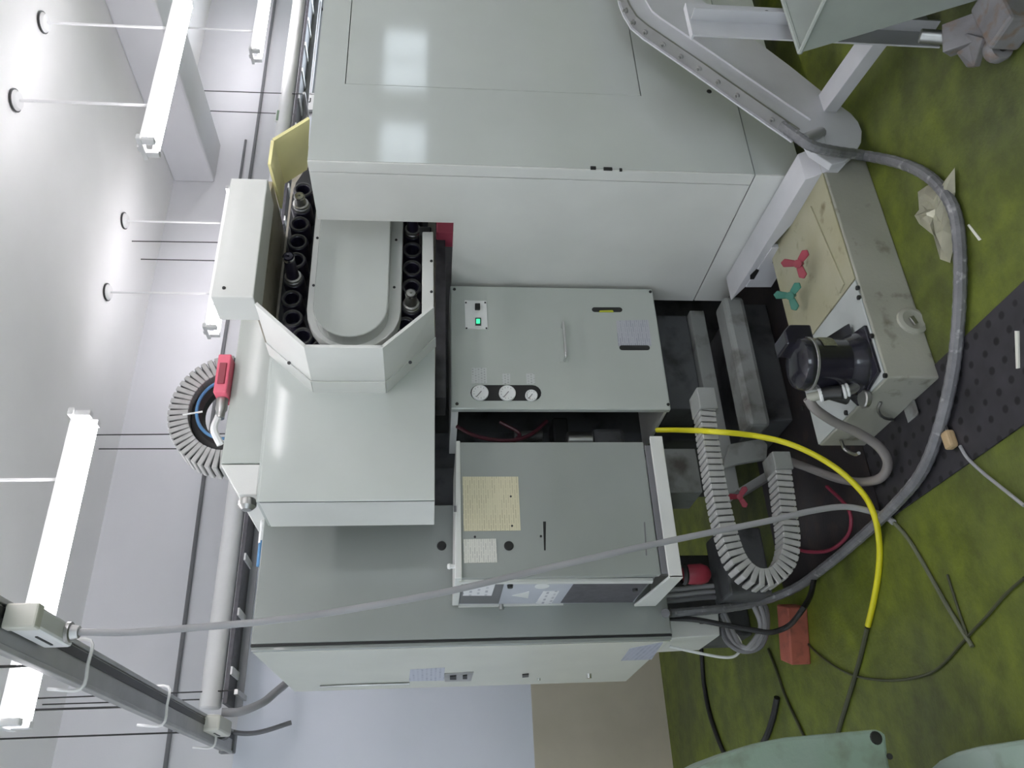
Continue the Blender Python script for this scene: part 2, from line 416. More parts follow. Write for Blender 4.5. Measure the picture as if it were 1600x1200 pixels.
# white trunk with a ladder rack, hung on rods along the back wall
t = thing('cable_rack', (4, 5.2, 2.7), 'white lamp trunk over a dark ladder rack, hung along the back wall', 'cable rack')
cyl('trunk', (.72, 5.13, 2.80), (9.0, 5.13, 2.80), .062, 'lampw', t, 20)
box('tray', .74, 9.0, 5.09, 5.30, 2.70, 2.725, 'dplate', t, .002)
box('side_rail', .74, 9.0, 5.295, 5.315, 2.655, 2.735, 'cable', t, .002)
for i in range(24):
    x = .9 + i * .34; poly('rung', [(x, 5.09, 2.69), (x + .045, 5.09, 2.69), (x + .045, 5.293, 2.69), (x, 5.293, 2.69)], (0, 0, .011), 'lampw', t)
for x in (.80, 2.44, 4.06, 5.7, 7.3):
    for y in (5.09, 5.31): cyl('suspension_rod', (x + (.0 if y > 5.2 else .01), y, 2.66), (x, y, ZC), .004, 'screw', t, 6)
    box('cross_bar', x - .015, x + .015, 5.07, 5.33, 2.64, 2.662, 'zinc', t, .002)
tag(tube('wall_cable', [(X0 + .1, 5.59, 3.10), (.46, 5.59, 3.13), (2.58, 5.59, 3.16), (4.4, 5.59, 3.15), (5.65, 5.59, 3.15), (7.6, 5.59, 3.16), (11, 5.59, 3.16)], .014, 'dgrey'), 'dark grey cable running level along the upper back wall', 'cable')
tag(tube('wall_cable', [at(384, 219, Y=5.59), at(380, 245, Y=5.59), at(374, 285, Y=5.59), at(366, 330, Y=5.59)], .011, 'dgrey'), 'short dark cable on the wall right above the magazine top box', 'cable')
t = thing('wall_clock', at(485, 163, Y=5.6), 'round wall clock half hidden behind the machine top', 'clock')
p = at(485, 163, Y=5.61)
lathe('clock_case', p, (0, -1, 0), [(.0, 0), (.12, 0), (.125, .02), (.115, .035), (.105, .03)], 'alu', t, 28)
lathe('dial', p, (0, -1, 0), [(.0, .024), (.107, .024), (.107, .01)], 'label', t, 28)
box('hand', p.x - .004, p.x + .004, p.y - .03, p.y - .026, p.z, p.z + .08, 'black', t, 0)
box('hand', p.x, p.x + .055, p.y - .03, p.y - .026, p.z - .004, p.z + .004, 'black', t, 0)
p = at(437, 180, Y=5.085)
t = thing('trunk_sign', p, 'small green sign on the white trunk above the yellow tinted panel', 'sign')
box('backing', p.x - .07, p.x + .07, p.y + .003, p.y + .012, p.z - .035, p.z + .035, 'label', t, .002)
box('face', p.x - .058, p.x + .058, p.y, p.y + .004, p.z - .026, p.z + .026, mat('sign green', (.25, .35, .25), .5), t, 0)

# grey overhead rail that runs to the back wall
RX, RZ = .567, 2.735
t = thing('power_rail', (RX, 3.8, RZ), 'grey overhead power rail with wire hangers running to the back wall', 'rail')
box('rail_body', RX - .05, RX + .05, -3.9, 5.38, RZ - .03, RZ + .035, 'alu', t, .006)
box('slot', RX + .012, RX + .04, -3.88, 5.36, RZ - .034, RZ - .028, 'black', t, 0)
for s in (-1, 1): box('flange', RX + s * .056 - .008, RX + s * .056 + .008, -3.9, 5.38, RZ - .036, RZ - .018, 'zinc', t, .003)
box('end_cap', RX - .06, RX + .06, 5.38, 5.44, RZ - .042, RZ + .045, 'dgrey', t, .006)
for y in (-3.0, -1.0, 1.0, 2.95, 3.9, 4.85):
    tube('hanger', [(RX - .075, y, RZ + .06), (RX - .078, y, RZ - .045), (RX, y, RZ - .052), (RX + .078, y, RZ - .045), (RX + .075, y, RZ + .06)], .006, 'lampw', t, 6, 4)
    cyl('hanger_rod', (RX, y, RZ + .035), (RX, y, ZC), .005, 'screw', t, 6)
    box('hanger_nut', RX - .02, RX + .02, y - .016, y + .016, RZ + .036, RZ + .06, 'steel', t, .003)
t = thing('plug_box', (RX, 2.47, RZ - .06), 'white plug box on the grey rail feeding the hanging cable', 'plug box')
box('housing', RX - .012, RX + .05, 2.36, 2.63, RZ - .12, RZ - .036, 'lampw', t, .01)
box('collar', RX - .015, RX + .053, 2.35, 2.39, RZ - .124, RZ - .036, 'plasticw', t, .006)
box('slot', RX - .015, RX - .011, 2.47, 2.58, RZ - .085, RZ - .078, 'screw', t, 0)
lathe('cable_gland', (RX + .02, 2.57, RZ - .12), (0, 0, -1), [(.0, 0), (.03, 0), (.03, .012), (.022, .014), (.018, .035), (0, .036)], 'zinc', t, 16)
t = thing('plug_box', (RX, 4.85, RZ - .06), 'ivory plug box at the far end of the grey rail', 'plug box')
box('housing', RX - .02, RX + .06, 4.66, 4.95, RZ - .11, RZ - .02, 'plasticw', t, .012)
box('slot', RX - .023, RX - .019, 4.75, 4.88, RZ - .07, RZ - .062, 'screw', t, 0)
cyl('connector', (RX + .0, 5.02, RZ - .06), (RX, 4.95, RZ - .06), .03, 'screw', t, 12)
tag(tube('conduit', [at(346, 1113, Y=5.02), at(375, 1112, Y=5.05), at(410, 1098, Y=5.15), at(430, 1082, Y=5.25), at(447, 1068, Y=5.35)], .024, 'cable', None, 10), 'pale grey conduit curving from the rail end towards the cabinet top', 'conduit')
tag(tube('conduit', [at(352, 1141, Y=5.36), at(380, 1146, Y=5.36), at(410, 1143, Y=5.4), at(455, 1129, Y=5.45)], .014, 'dgrey', None, 8), 'dark grey cut conduit stub under the rail end', 'conduit')

# ------------------------------------------------------------------ machine enclosure (right)
BX, BY = 2.13, 2.2
t = thing('machine_enclosure', (BX + .6, BY + .5, 0), 'tall pale grey sheet metal enclosure of the machining centre', 'machine')
DX, DZ0, DZ1 = 2.535, .731, 1.877           # access door
bm = bmesh.new(); g = .003
for x0, x1, z0, z1 in ((BX + .0085, DX - g, .343, 1.99), (DX - g, 4.6, DZ1 + g, 1.99), (DX - g, 4.6, .343, DZ0 - g), (3.75, 4.6, DZ0 - g, DZ1 + g)):
    abox(bm, x0, x1, BY, BY + .02, z0, z1)
fin('front_panel', bm, 'paint', t)
box('access_door', DX, 3.747, BY + .001, BY + .02, DZ0, DZ1, 'paint', t, .002)
box('front_skirt', BX + .0105, 4.6, BY + .004, BY + .02, .15, .338, 'paint', t, .002)
# side, towards the left: notched at the top for the magazine
poly('corner_strip', [(BX, BY, .343), (BX, BY + .052, .343), (BX, BY + .052, 1.99), (BX, BY, 1.99)], (.008, 0, 0), 'white', t, .002)
poly('side_panel', [(BX + .001, BY + .056, .343), (BX + .001, 3.02, .343), (BX + .001, 3.02, 1.462), (BX + .001, 2.515, 1.462), (BX + .001, 2.515, 1.99), (BX + .001, BY + .056, 1.99)], (.03, 0, 0), 'white', t, .002)
poly('side_skirt', [(BX + .002, BY + .003, .155), (BX + .002, 3.02, .185), (BX + .002, 3.02, .338), (BX + .002, BY + .003, .338)], (.008, 0, 0), 'white', t, .002)
box('inner_shell', BX + .035, 4.58, BY + .025, 2.48, .16, 1.985, 'paint2', t, 0)
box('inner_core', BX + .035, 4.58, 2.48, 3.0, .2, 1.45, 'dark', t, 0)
for px in ((1108, 143), (1255, 265)):
    p = at(*px, Y=BY); lathe('plug', p, (0, -1, 0), [(0, .003), (.009, .003), (.011, 0), (.011, -.004)], 'rubber', t, 10)
for k, (px, w) in enumerate((((927, 264), .010), ((950, 265.5), .016), ((970, 267), .005))):
    p = at(*px, X=BX); box('paint_chip', BX - .0012, BX + .01, p.y - .004, p.y + .003, p.z - w, p.z + w, 'screw', t, 0)
# plinth strip under the enclosure
t = thing('machine_plinth', (BX + .3, 2.5, 0), 'white slotted base plinth under the machine enclosure', 'machine base')
bz = 2.0
poly('plinth_plate', [at(1258, 281, X=bz), at(1142, 470, X=bz), at(1165, 448, X=bz), at(1206, 386, X=bz), at(1322, 256, X=bz)], (.125, 0, 0), 'conv', t, .002)
poly('end_plate', [at(1206, 387, X=bz - .004), at(1165, 449, X=bz - .004), at(1205, 449, X=bz - .004), at(1244, 387, X=bz - .004)], (.02, 0, 0), 'conv', t, .002)
put('slot', [(1207, 411), (1207, 405), (1218, 391), (1224, 391), (1224, 396), (1213, 410)], 'X', bz - .004, .002, 'rubber', t)
put('slot', [(1172, 436), (1172, 430), (1182, 420), (1186, 422), (1178, 436)], 'X', bz - .004, .002, 'rubber', t)

# ------------------------------------------------------------------ machine bed, column and dark works behind
t = thing('machine_bed', (1.9, 3.4, 0), 'grey cast machine bed and column behind the control boxes', 'machine base')
box('column_head', 1.36, 2.32, 3.1, 3.7, 1.6, 2.385, 'paint2', t, .006)
poly('head_bevel', [(1.355, 3.1, 2.384), (1.355, 3.1, 2.23), (1.225, 3.1, 2.23), (1.225, 3.1, 2.30)], (0, .45, 0), 'white', t, .004)
lathe('head_knob', at(387, 780, Y=3.08), (-1, 0, 0), [(0, 0), (.03, 0), (.035, .01), (.035, .03), (.02, .045), (0, .045)], 'zinc', t, 14)
box('back_panel', 1.255, 1.44, 3.34, 3.40, .55, 2.2, 'cast_d', t, .003)
box('back_panel', 1.445, 1.62, 3.36, 3.42, .55, 2.2, 'cast_d', t, .003)
box('column', 1.62, 3.2, 3.45, 4.2, .0, 2.3, 'cast_d', t, .01)
box('saddle_beam', 1.45, 2.12, 3.08, 3.2, .275, .345, 'casting', t, .006)
box('saddle_block', 1.62, 2.12, 3.12, 3.3, .345, .50, 'cast_d', t, .01)
box('bed_beam', 1.415, 2.05, 2.86, 2.985, .172, .268, 'casting', t, .02)
put('slide_bracket', [(1128, 735), (1137, 697), (1188, 688), (1197, 698), (1195, 720), (1150, 728)], 'Y', 2.98, .02, 'casting', t, .003)
box('bed_foot', 1.5, 2.1, 2.99, 3.4, .008, .172, 'cast_d', t, .01)
box('guide_cover', 1.22, 1.42, 3.1, 3.3, .42, .62, 'casting', t, .006)
box('slide_plate', 1.18, 1.46, 3.0, 3.2, .30, .36, 'casting', t, .006)
poly('stay', [at(1200, 735, Y=2.86), at(1213, 742, Y=2.86), at(1164, 772, Y=2.86), at(1152, 764, Y=2.86)], (0, .05, 0), 'alu', t, .003)
box('junction_box', .82, 1.1, 3.2, 3.4, .16, .34, 'cast_d', t, .01)

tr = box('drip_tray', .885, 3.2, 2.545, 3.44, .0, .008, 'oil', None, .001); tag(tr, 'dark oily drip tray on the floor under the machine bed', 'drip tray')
# ------------------------------------------------------------------ tool magazine
YC, YN = 2.75, 2.45
t = thing('tool_magazine', (1.9, 2.8, 1.53), 'pale chain tool magazine with octagonal hood above the gauge panel', 'tool magazine')
zt, zb, xl = 2.155, 1.533, 1.06
# cover box to the left of the opening
OXL, OXA, OXB, OXR = 1.498, 1.68, 2.50, 2.70
poly('cover_front', [(xl, YC, zb), (1.70, YC, zb), (OXL + .002, YC, 1.718), (OXL + .002, YC, 1.985), (1.66, YC, zt), (xl, YC, zt - .01)], (0, .012, 0), 'paint', t, .002)
poly('cover_side', [(xl, YC + .001, zb), (xl, 3.01, zb), (xl, 3.01, zt - .01), (xl, YC + .001, zt - .01)], (.012, 0, 0), 'white', t, .002)
poly('cover_top', [(xl, YC + .002, zt - .012), (1.66, YC + .002, zt - .001), (1.66, 3.0, zt - .001), (xl, 3.0, zt - .012)], (0, 0, .01), 'paint', t, .001)
box('cover_bottom', xl + .012, 1.7, YC + .012, 3.0, zb, zb + .012, 'paint2', t, 0)
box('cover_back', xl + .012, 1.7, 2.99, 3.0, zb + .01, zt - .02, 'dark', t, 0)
# hood: half octagon standing out from the cover
near = [(1.683, 1.538), (1.508, 1.716), (1.508, 1.985), (1.686, 2.17)]
far = [(1.705, 1.533), (1.498, 1.718), (1.498, 1.986), (1.660, 2.163)]
for i in range(3):
    a, b2, c, d = near[i], near[i + 1], far[i + 1], far[i]
    n2 = Vector((-(b2[1] - a[1]), 0, b2[0] - a[0])).normalized() * .012
    if i == 1: n2 = Vector((.012, 0, 0))
    elif n2.x < 0: n2 = -n2
    poly('hood_panel', [(a[0], YN, a[1]), (b2[0], YN, b2[1]), (c[0], YC, c[1]), (d[0], YC, d[1])], n2, 'white', t, .001)
    e = .62
    q0 = [Vector((p[0], YN, p[1])).lerp(Vector((r[0], YC, r[1])), .74) for p, r in ((a, d), (b2, c))]
    w = -n2.normalized() * .002
    poly('hood_flange', [q0[0] + w, q0[1] + w, Vector((c[0], YC, c[1])) + w, Vector((d[0], YC, d[1])) + w], -n2.normalized() * .003, 'white', t)
for px in ((452, 568), (641, 567)):
    lathe('screw', at(*px, Y=2.66) + Vector((-.0, -.004, 0)), (-.5, -1, .1), [(0, .006), (.006, .006), (.007, 0)], 'screw', t, 8)
# mirrored side of the hood, bounce light painted in yellow, right of the opening
nr = [at(428, 220, Y=YN), at(484, 186, Y=YN)]; fr = [at(445, 287, Y=YC), at(480, 265, Y=YC)]
poly('hood_side', [nr[0], nr[1], fr[1], fr[0]], (.012, 0, .008), 'yellow', t)
poly('hood_lip', [nr[0], at(423, 258, Y=YN + .02), at(441, 326, Y=YC), fr[0]], (.004, 0, .012), 'yellow', t)
# top box across the opening
tb = [at(360, 281, Y=YN + .04), at(418, 282, Y=YN + .04), at(395, 460, Y=YN + .04), at(329, 460, Y=YN + .04)]
poly('top_box', [(1.735, YN + .03, 2.335), (2.30, YN + .03, 2.33), (2.30, YN + .03, 2.19), (1.735, YN + .03, 2.185)], (0, .15, 0), 'white', t, .004)
screwY((350, 450), YN + .03, .007, t)
box('top_shelf', 1.80, 2.40, 2.60, 3.05, 2.20, 2.22, 'beige', t, .003)
# inside: beige panel, dark chain track, stadium cover
box('back_plate', 1.55, 2.95, 2.945, 2.965, 1.53, 2.20, 'beige', t, 0)
CZ, CXL, CXR, RP = 1.876, 1.955, 2.62, .245
outer = stad(CXL, CXR, CZ, RP + .066); inner = stad(CXL, CXR, CZ, RP - .07)
ring_poly('chain_track', [(x, 2.93, z) for x, z in outer], [(x, 2.93, z) for x, z in inner], (0, .012, 0), 'black', t)
fl = stad(1.885, CXR, 1.858, .187)
poly('flange_plate', [(x, 2.77, z) for x, z in fl], (0, .06, 0), 'white', t, .004)
cv = stad(1.862, CXR, 1.865, .146, 16)
poly('stadium_cover', [(x, 2.705, z) for x, z in cv], (0, .07, 0), 'paint', t, .005)
for px in ((496, 372), (490, 446), (619, 375), (616, 449)): screwY(px, 2.77, .006, t)
for px in ((438, 351), (428, 427)): screwY(px, 2.945, .008, t)
poly('guide_plate', [at(660, 362, Y=2.66), at(677, 362, Y=2.66), at(678, 495, Y=2.66), at(659, 495, Y=2.66)], (0, .03, 0), 'white', t, .003)
box('guide_roller', 2.20, 2.25, 2.68, 2.76, 1.55, 1.60, 'screw', t, .006)
for px in ((674, 408), (674, 456)): screwY(px, 2.66, .006, t)
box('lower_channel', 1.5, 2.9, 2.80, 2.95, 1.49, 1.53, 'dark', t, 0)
# tool pots along the chain
pitch = .0985; pots = []
perim = []
x = CXR - .05
while x > CXL: perim.append((x, CZ + RP)); x -= pitch
a = PI / 2 + (CXL - x) / RP
while a < 3 * PI / 2: perim.append((CXL + RP * math.cos(a), CZ + RP * math.sin(a))); a += pitch / RP
x = CXL + (a - 3 * PI / 2) * RP
while x < CXR: perim.append((x, CZ - RP)); x += pitch
pot0 = ring0 = None
for px_, pz_ in perim:
    if pot0 is None:
        pot0 = lathe('tool_pot', (0, 0, 0), (0, -1, 0), [(.0, .03), (.026, .03), (.028, .095), (.036, .10), (.043, .096), (.045, .085), (.045, .0), (.0, .0)], 'pot', None, 18)
        ring0 = lathe('pot_ring', (0, 0, 0), (0, -1, 0), [(.030, .099), (.033, .1035), (.040, .1025), (.041, .098)], 'chain_d', None, 18)
        pm, rm = pot0.data, ring0.data
        bpy.data.objects.remove(pot0); bpy.data.objects.remove(ring0)
    o = bpy.data.objects.new('tool_pot', pm); C.objects.link(o); o.parent = t; o.location = Vector((px_, 2.93, pz_)) - t.location
    r2 = bpy.data.objects.new('pot_ring', rm); C.objects.link(r2); r2.parent = o
def nearest(px, Y): 
    p = at(*px, Y=Y); return min(perim, key=lambda q: (q[0] - p.x) ** 2 + (q[1] - p.z) ** 2)
hold = [((467, 338), 'short bright tool holder in the magazine pot nearest the yellow tinted panel', .045), ((458, 440), 'tool holder with long nose standing out of the upper pot row', .13),
        ((647, 372), 'dark tool holder in the lower pot row beside the machine side', .10), ((643, 485), 'bright nosed tool holder in the lower pot row beside the hood', .07)]
for px, lb, ln in hold:
    q = nearest(px, 2.84); y = 2.93 - .085
    h = thing('tool_holder', (q[0], y, q[1]), lb, 'tool holder', 'tools in the magazine')
    lathe('flange', (q[0], y, q[1]), (0, -1, 0), [(0, -.04), (.022, -.04), (.024, 0), (.034, .012), (.034, .02), (.029, .024), (.034, .028), (.034, .036), (.02, .04)], 'zinc', h, 18)
    lathe('nose', (q[0], y - .038, q[1]), (0, -1, 0), [(.026, 0), (.022, ln * .8), (.018, ln), (.006, ln + .002), (.005, ln + .012), (0, ln + .012)], 'pot' if ln > .08 else 'zinc', h, 16)
    lathe('nut_ring', (q[0], y - .038 - ln * .85, q[1]), (0, -1, 0), [(.0235, 0), (.0245, .002), (.0235, ln * .12)], 'steel', h, 16)
p = at(700, 355, Y=2.75)
tag(box('red_block', p.x - .03, p.x + .06, 2.75, 2.85, p.z - .05, p.z + .05, 'redp', None, .006), 'small red block in the gap beside the machine side panel', 'block')

# ------------------------------------------------------------------ cable carriers (each link a part)
def cable_carrier(name, path, depth, thick, label, y0, root, pitch=.034):
    t = thing(name, root, label, 'cable carrier')
    P = smoothpath([(a, 0, b) for a, b in path], 10)
    # resample at equal steps
    L = [0]
    for a, b in zip(P, P[1:]): L.append(L[-1] + (b - a).length)
    n = int(L[-1] / pitch); me = None
    def pos(s):
        s = min(max(s, 0), L[-1] - 1e-5); i = max(k for k in range(len(L)) if L[k] <= s); i = min(i, len(P) - 2)
        f = (s - L[i]) / max(1e-9, L[i + 1] - L[i]); return P[i].lerp(P[i + 1], f)
    bm = bmesh.new(); w = pitch * .40
    abox(bm, -w, w, 0, depth, -thick / 2, thick / 2); bev(bm, .0025, 1)
    me = bpy.data.meshes.new('link'); bm.to_mesh(me); bm.free(); me.materials.append(M['chain'])
    bm = bmesh.new(); abox(bm, -pitch * .5, pitch * .5, .006, depth - .006, -thick / 2 + .008, thick / 2 - .008)
    mj = bpy.data.meshes.new('joint'); bm.to_mesh(mj); bm.free(); mj.materials.append(M['chain_d'])
    for i in range(n):
        c = pos((i + .5) * pitch); d = (pos((i + .9) * pitch) - pos((i + .1) * pitch)).normalized()
        o = bpy.data.objects.new('link', me); C.objects.link(o); o.parent = t
        o.location = Vector((c.x, y0, c.z)) - t.location; o.rotation_euler = (0, -math.atan2(d.z, d.x), 0)
        j = bpy.data.objects.new('joint', mj); C.objects.link(j); j.parent = o
    return t
def pxz(px, Y): p = at(*px, Y=Y); return (p.x, p.z)
lowpath = [pxz(q, 2.66) for q in ((1106, 632), (1108, 660), (1117, 720), (1130, 790), (1146, 850), (1162, 882), (1186, 900), (1212, 898), (1232, 875), (1238, 840), (1232, 790), (1224, 730))]
t = cable_carrier('cable_carrier', lowpath, .085, .062, 'grey segmented cable carrier looping under the control box', 2.66, (1.0, 2.72, 0), .0245)
a = lowpath[0]; box('end_bracket', a[0] - .02, a[0] + .07, 2.65, 2.755, a[1] - .036, a[1] + .036, 'casting', t, .004)
a = lowpath[-1]; box('end_bracket', a[0] - .01, a[0] + .06, 2.65, 2.755, a[1] - .035, a[1] + .035, 'casting', t, .004)
uc = at(352, 640, Y=3.2); R1 = .205
uppath = [(uc.x + R1 * math.cos(a) * 1.12, uc.z - .01 + R1 * math.sin(a)) for a in [(-.12 + (PI + .35) * i / 14) for i in range(15)]]
t = cable_carrier('cable_carrier', uppath, .12, .085, 'grey segmented cable carrier arching over the magazine top', 3.2, (uc.x, 3.26, 2.385), .026)
ux = [(uc.x + (R1 - .075) * math.cos(a) * 1.1, 3.19, uc.z - .015 + (R1 - .075) * math.sin(a)) for a in [(PI + .2) * i / 8 for i in range(9)]]
tag(tube('air_hose', ux, .007, 'blue', None, 8, 4), 'blue air hose bent inside the upper cable carrier', 'hose')
tag(tube('air_hose', [uc + (Vector((p_.x, 0, p_.z)) - Vector((uc.x, 0, uc.z))) * 1.1 + Vector((0, .06, 0)) for p_ in map(Vector, ux)], .032, 'rubber', None, 8, 4), 'black hose bent inside the upper cable carrier', 'hose')
tag(tube('cable_tie', [Vector((uc.x + r_ * math.cos(1.75) * 1.1, 3.185, uc.z + r_ * math.sin(1.75))) for r_ in (.09, .13, .17)], .004, 'label', None, 6, 2), 'white cable tie on the upper hose bundle', 'cable tie')
p = at(353, 582, Y=3.05)
t = thing('red_connector', (p.x, 3.15, 2.385), 'pinkish red connector block on the column top', 'connector')
box('body', p.x - .10, p.x + .085, 3.04, 3.16, 2.386, 2.44, 'redp', t, .006)
box('latch', p.x - .06, p.x + .04, 3.034, 3.041, 2.398, 2.428, 'red', t, .003)
lathe('gland', (p.x - .10, 3.10, 2.413), (-1, 0, 0), [(.0, 0), (.024, 0), (.024, .05), (.018, .06), (.018, .09), (0, .09)], 'zinc', t, 14)
tube('lead', [(p.x - .18, 3.10, 2.42), (p.x - .24, 3.10, 2.43), (p.x - .30, 3.12, 2.40)], .015, 'label', t, 8)

# ------------------------------------------------------------------ electrical cabinet (left)
KX, KY = .68, 3.3
t = thing('electrical_cabinet', (.97, 3.8, .57), 'tall grey electrical cabinet with cream door on the far left', 'cabinet')
box('cabinet_body', KX + .012, 1.25, KY, 4.26, .575, 2.232, 'paint3', t, .004)
dz0, dz1 = .575, 2.232
poly('door', [(KX - .014, KY + .035, dz0 + .005), (KX - .014, 4.28, dz0 - .02), (KX - .014, 4.28, dz1 - .03), (KX - .014, KY + .035, dz1 - .003)], (.02, 0, 0), 'cream', t, .004)
box('door_edge', KX - .012, KX + .012, KY + .012, KY + .034, dz0, dz1, 'paint3', t, .003)
box('door_seal', KX + .003, KX + .011, KY + .001, KY + .011, dz0, dz1, 'rubber', t, 0)
DXF = KX - .014
hh = put('door_handle', [(694, 1052), (740, 1049), (736, 1063), (695, 1064)], 'X', DXF, .004, 'zinc', t)
put('keyhole', [(703, 1056), (713, 1055), (713, 1061), (703, 1061)], 'X', DXF - .004, .004, 'rubber', hh)
put('keyhole', [(723, 1055), (730, 1054), (730, 1060), (723, 1060)], 'X', DXF - .004, .004, 'rubber', hh)
put('warning_sticker', [(641, 1046), (695, 1043), (694, 1063), (639, 1064)], 'X', DXF, .0015, 'pX1', t)
put('data_sticker', [(984, 1013), (1036, 1003), (1033, 1008), (1018, 1030), (970, 1032)], 'X', DXF, .0015, 'pX3', t)
put('latch', [(816, 1053), (826, 1052), (826, 1056), (816, 1057)], 'X', DXF, .006, 'screw', t)
lathe('bolt', at(920, 1053, X=DXF), (-1, 0, 0), [(0, .02), (.012, .02), (.014, 0)], 'steel', t, 10)
lathe('bolt', at(842, 1060, X=DXF), (-1, 0, 0), [(0, .01), (.008, .01), (.009, 0)], 'steel', t, 10)
tube('hinge_wire', [at(500, 1073, X=DXF - .006), at(540, 1071, X=DXF - .006), at(640, 1068, X=DXF - .006)], .006, 'zinc', t, 6, 2)
lathe('knob', at(690, 853, Y=KY), (0, -1, 0), [(0, .012), (.016, .012), (.02, .004), (.02, 0)], 'screw', t, 14)
for px in ((411, 809), (408, 845)):
    tube('top_pipe', [at(px[0], px[1], Y=KY + .1), at(px[0] - 4, px[1] + 40, Y=KY + .1)], .01, 'blue' if px[1] > 820 else 'label', t, 8, 2)
# hanging duct plate below the cabinet
poly('bottom_duct', [at(1046, 950, Y=3.42), at(1122, 950, Y=3.42), at(1125, 993, Y=3.42), at(1050, 997, Y=3.42)], (0, .3, 0), 'white', t, .004)
put('duct_screw', [(1093, 967), (1101, 969), (1099, 975), (1093, 975)], 'Y', 3.42, .004, 'screw', t)
box('cabinet_stand', .8, 1.2, 3.9, 4.2, 0, .58, 'cast_d', t, .01)

# ------------------------------------------------------------------ gauge panel (pneumatic unit)
GY = 2.9
gx0, gx1, gz0, gz1 = 1.503, 2.108, .568, 1.468
t = thing('gauge_panel', (1.8, 3.0, gz0), 'grey pneumatic control panel with three round gauges and a handle', 'control panel')
box('panel_front', gx0, gx1, GY, GY + .03, gz0, gz1, 'paint2', t, .006)
bm = bmesh.new()
abox(bm, gx0 + .004, gx0 + .05, GY + .03, 3.34, gz1 - .03, gz1 - .002); abox(bm, gx0 + .05, gx1, GY + .03, 3.34, gz1 - .012, gz1 - .002)
abox(bm, gx0 + .02, gx1, GY + .03, 3.34, gz0, gz0 + .012); abox(bm, gx1 - .012, gx1, GY + .03, 3.34, gz0, gz1)
fin('panel_case', bm, 'white', t)
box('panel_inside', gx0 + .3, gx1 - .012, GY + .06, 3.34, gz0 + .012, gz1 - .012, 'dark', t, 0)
for px in ((710, 452), (1016, 456), (1044, 632), (714, 631)): screwY(px, GY, .007, t)
sp = put('switch_plate', [(726, 470), (760, 471), (762, 515), (727, 514)], 'Y', GY, .004, 'label', t)
put('black_button', [(742, 476), (750, 476), (750, 485), (742, 485)], 'Y', GY - .004, .012, 'rubber', sp, .002)
bb = put('button_bezel', [(742.5, 497.5), (751.5, 497.5), (751.5, 509), (742.5, 509)], 'Y', GY - .004, .006, 'screw', sp, .001)
put('green_button', [(744, 499), (750, 499), (750, 506), (744, 506)], 'Y', GY - .010, .006, 'ledg', sp, .002)
for px in ((728, 473), (758, 473), (729, 513), (760, 513)): lathe('plate_screw', at(*px, Y=GY - .004), (0, -1, 0), [(0, .002), (.004, .002), (.004, 0)], 'screw', sp, 8)
# slot with three gauges
a, b = at(749, 614, Y=GY), at(832, 614, Y=GY)
slotY('gauge_slot', (a.x, a.z), (b.x, b.z), .036, GY, .0015, 'rubber', t)
for px, r in (((750, 615), .034), ((792.5, 615.5), .034), ((830, 619), .025)):
    p = at(*px, Y=GY - .0015)
    gq = lathe('gauge', p, (0, -1, 0), [(0, .008), (r * .9, .008), (r * .92, .012), (r, .011), (r, 0)], 'label', t, 24)
    bm = bmesh.new(); abox(bm, -.0018, .0018, 0, .002, -r * .25, r * .75)
    nd = fin('needle', bm, 'needle', None); nd.data.transform(Matrix.Rotation(-.9, 4, 'Y')); nd.data.transform(Matrix.Translation(p + Vector((0, -.0105, 0)) - off(gq))); nd.parent = gq
    bm = bmesh.new()
    for k in range(10):
        aa = -PI * 1.2 + k * PI * 1.4 / 9 + PI; v = Vector((math.cos(aa), 0, math.sin(aa))) * r * .74
        abox(bm, p.x + v.x - .0013, p.x + v.x + .0013, p.y - .0095, p.y - .008, p.z + v.z - .0013, p.z + v.z + .0013)
    fin('scale_marks', bm, 'needle', gq)
for px in (((737, 575), (760, 575), (761, 599), (737, 599)), ((785, 584), (797, 584), (797, 600), (785, 600)), ((822, 584), (835, 584), (836, 600), (823, 600))):
    put('label_tag', px, 'Y', GY, .0012, 'pY4', t)
a, b = at(929, 484, Y=GY), at(968, 484, Y=GY); sl = slotY('sight_slot', (a.x, a.z), (b.x, b.z), .012, GY, .0015, 'screw', t)
put('oil_level', [(937, 485.5), (957, 485), (959, 488), (936, 488)], 'Y', GY - .0015, .002, 'amber', sl)
a, b = at(972, 543.5, Y=GY), at(1011, 543.5, Y=GY); slotY('sight_slot', (a.x, a.z), (b.x, b.z), .012, GY, .0015, 'screw', t)
put('notice', [(963, 501), (1013, 500), (1018, 540), (966, 541)], 'Y', GY, .001, 'pY3', t)
hz = at(878, 512, Y=GY), at(882, 564, Y=GY)
tube('handle', [hz[0], hz[0] + Vector((0, -.035, .0)), hz[0].lerp(hz[1], .08) + Vector((0, -.042, 0)), hz[0].lerp(hz[1], .92) + Vector((0, -.042, 0)), hz[1] + Vector((0, -.035, 0)), hz[1]], .0065, 'steel', t, 10, 3)
put('handle_plate', [(872, 510), (886, 510), (888, 566), (875, 566)], 'Y', GY, .002, 'paint2', t)

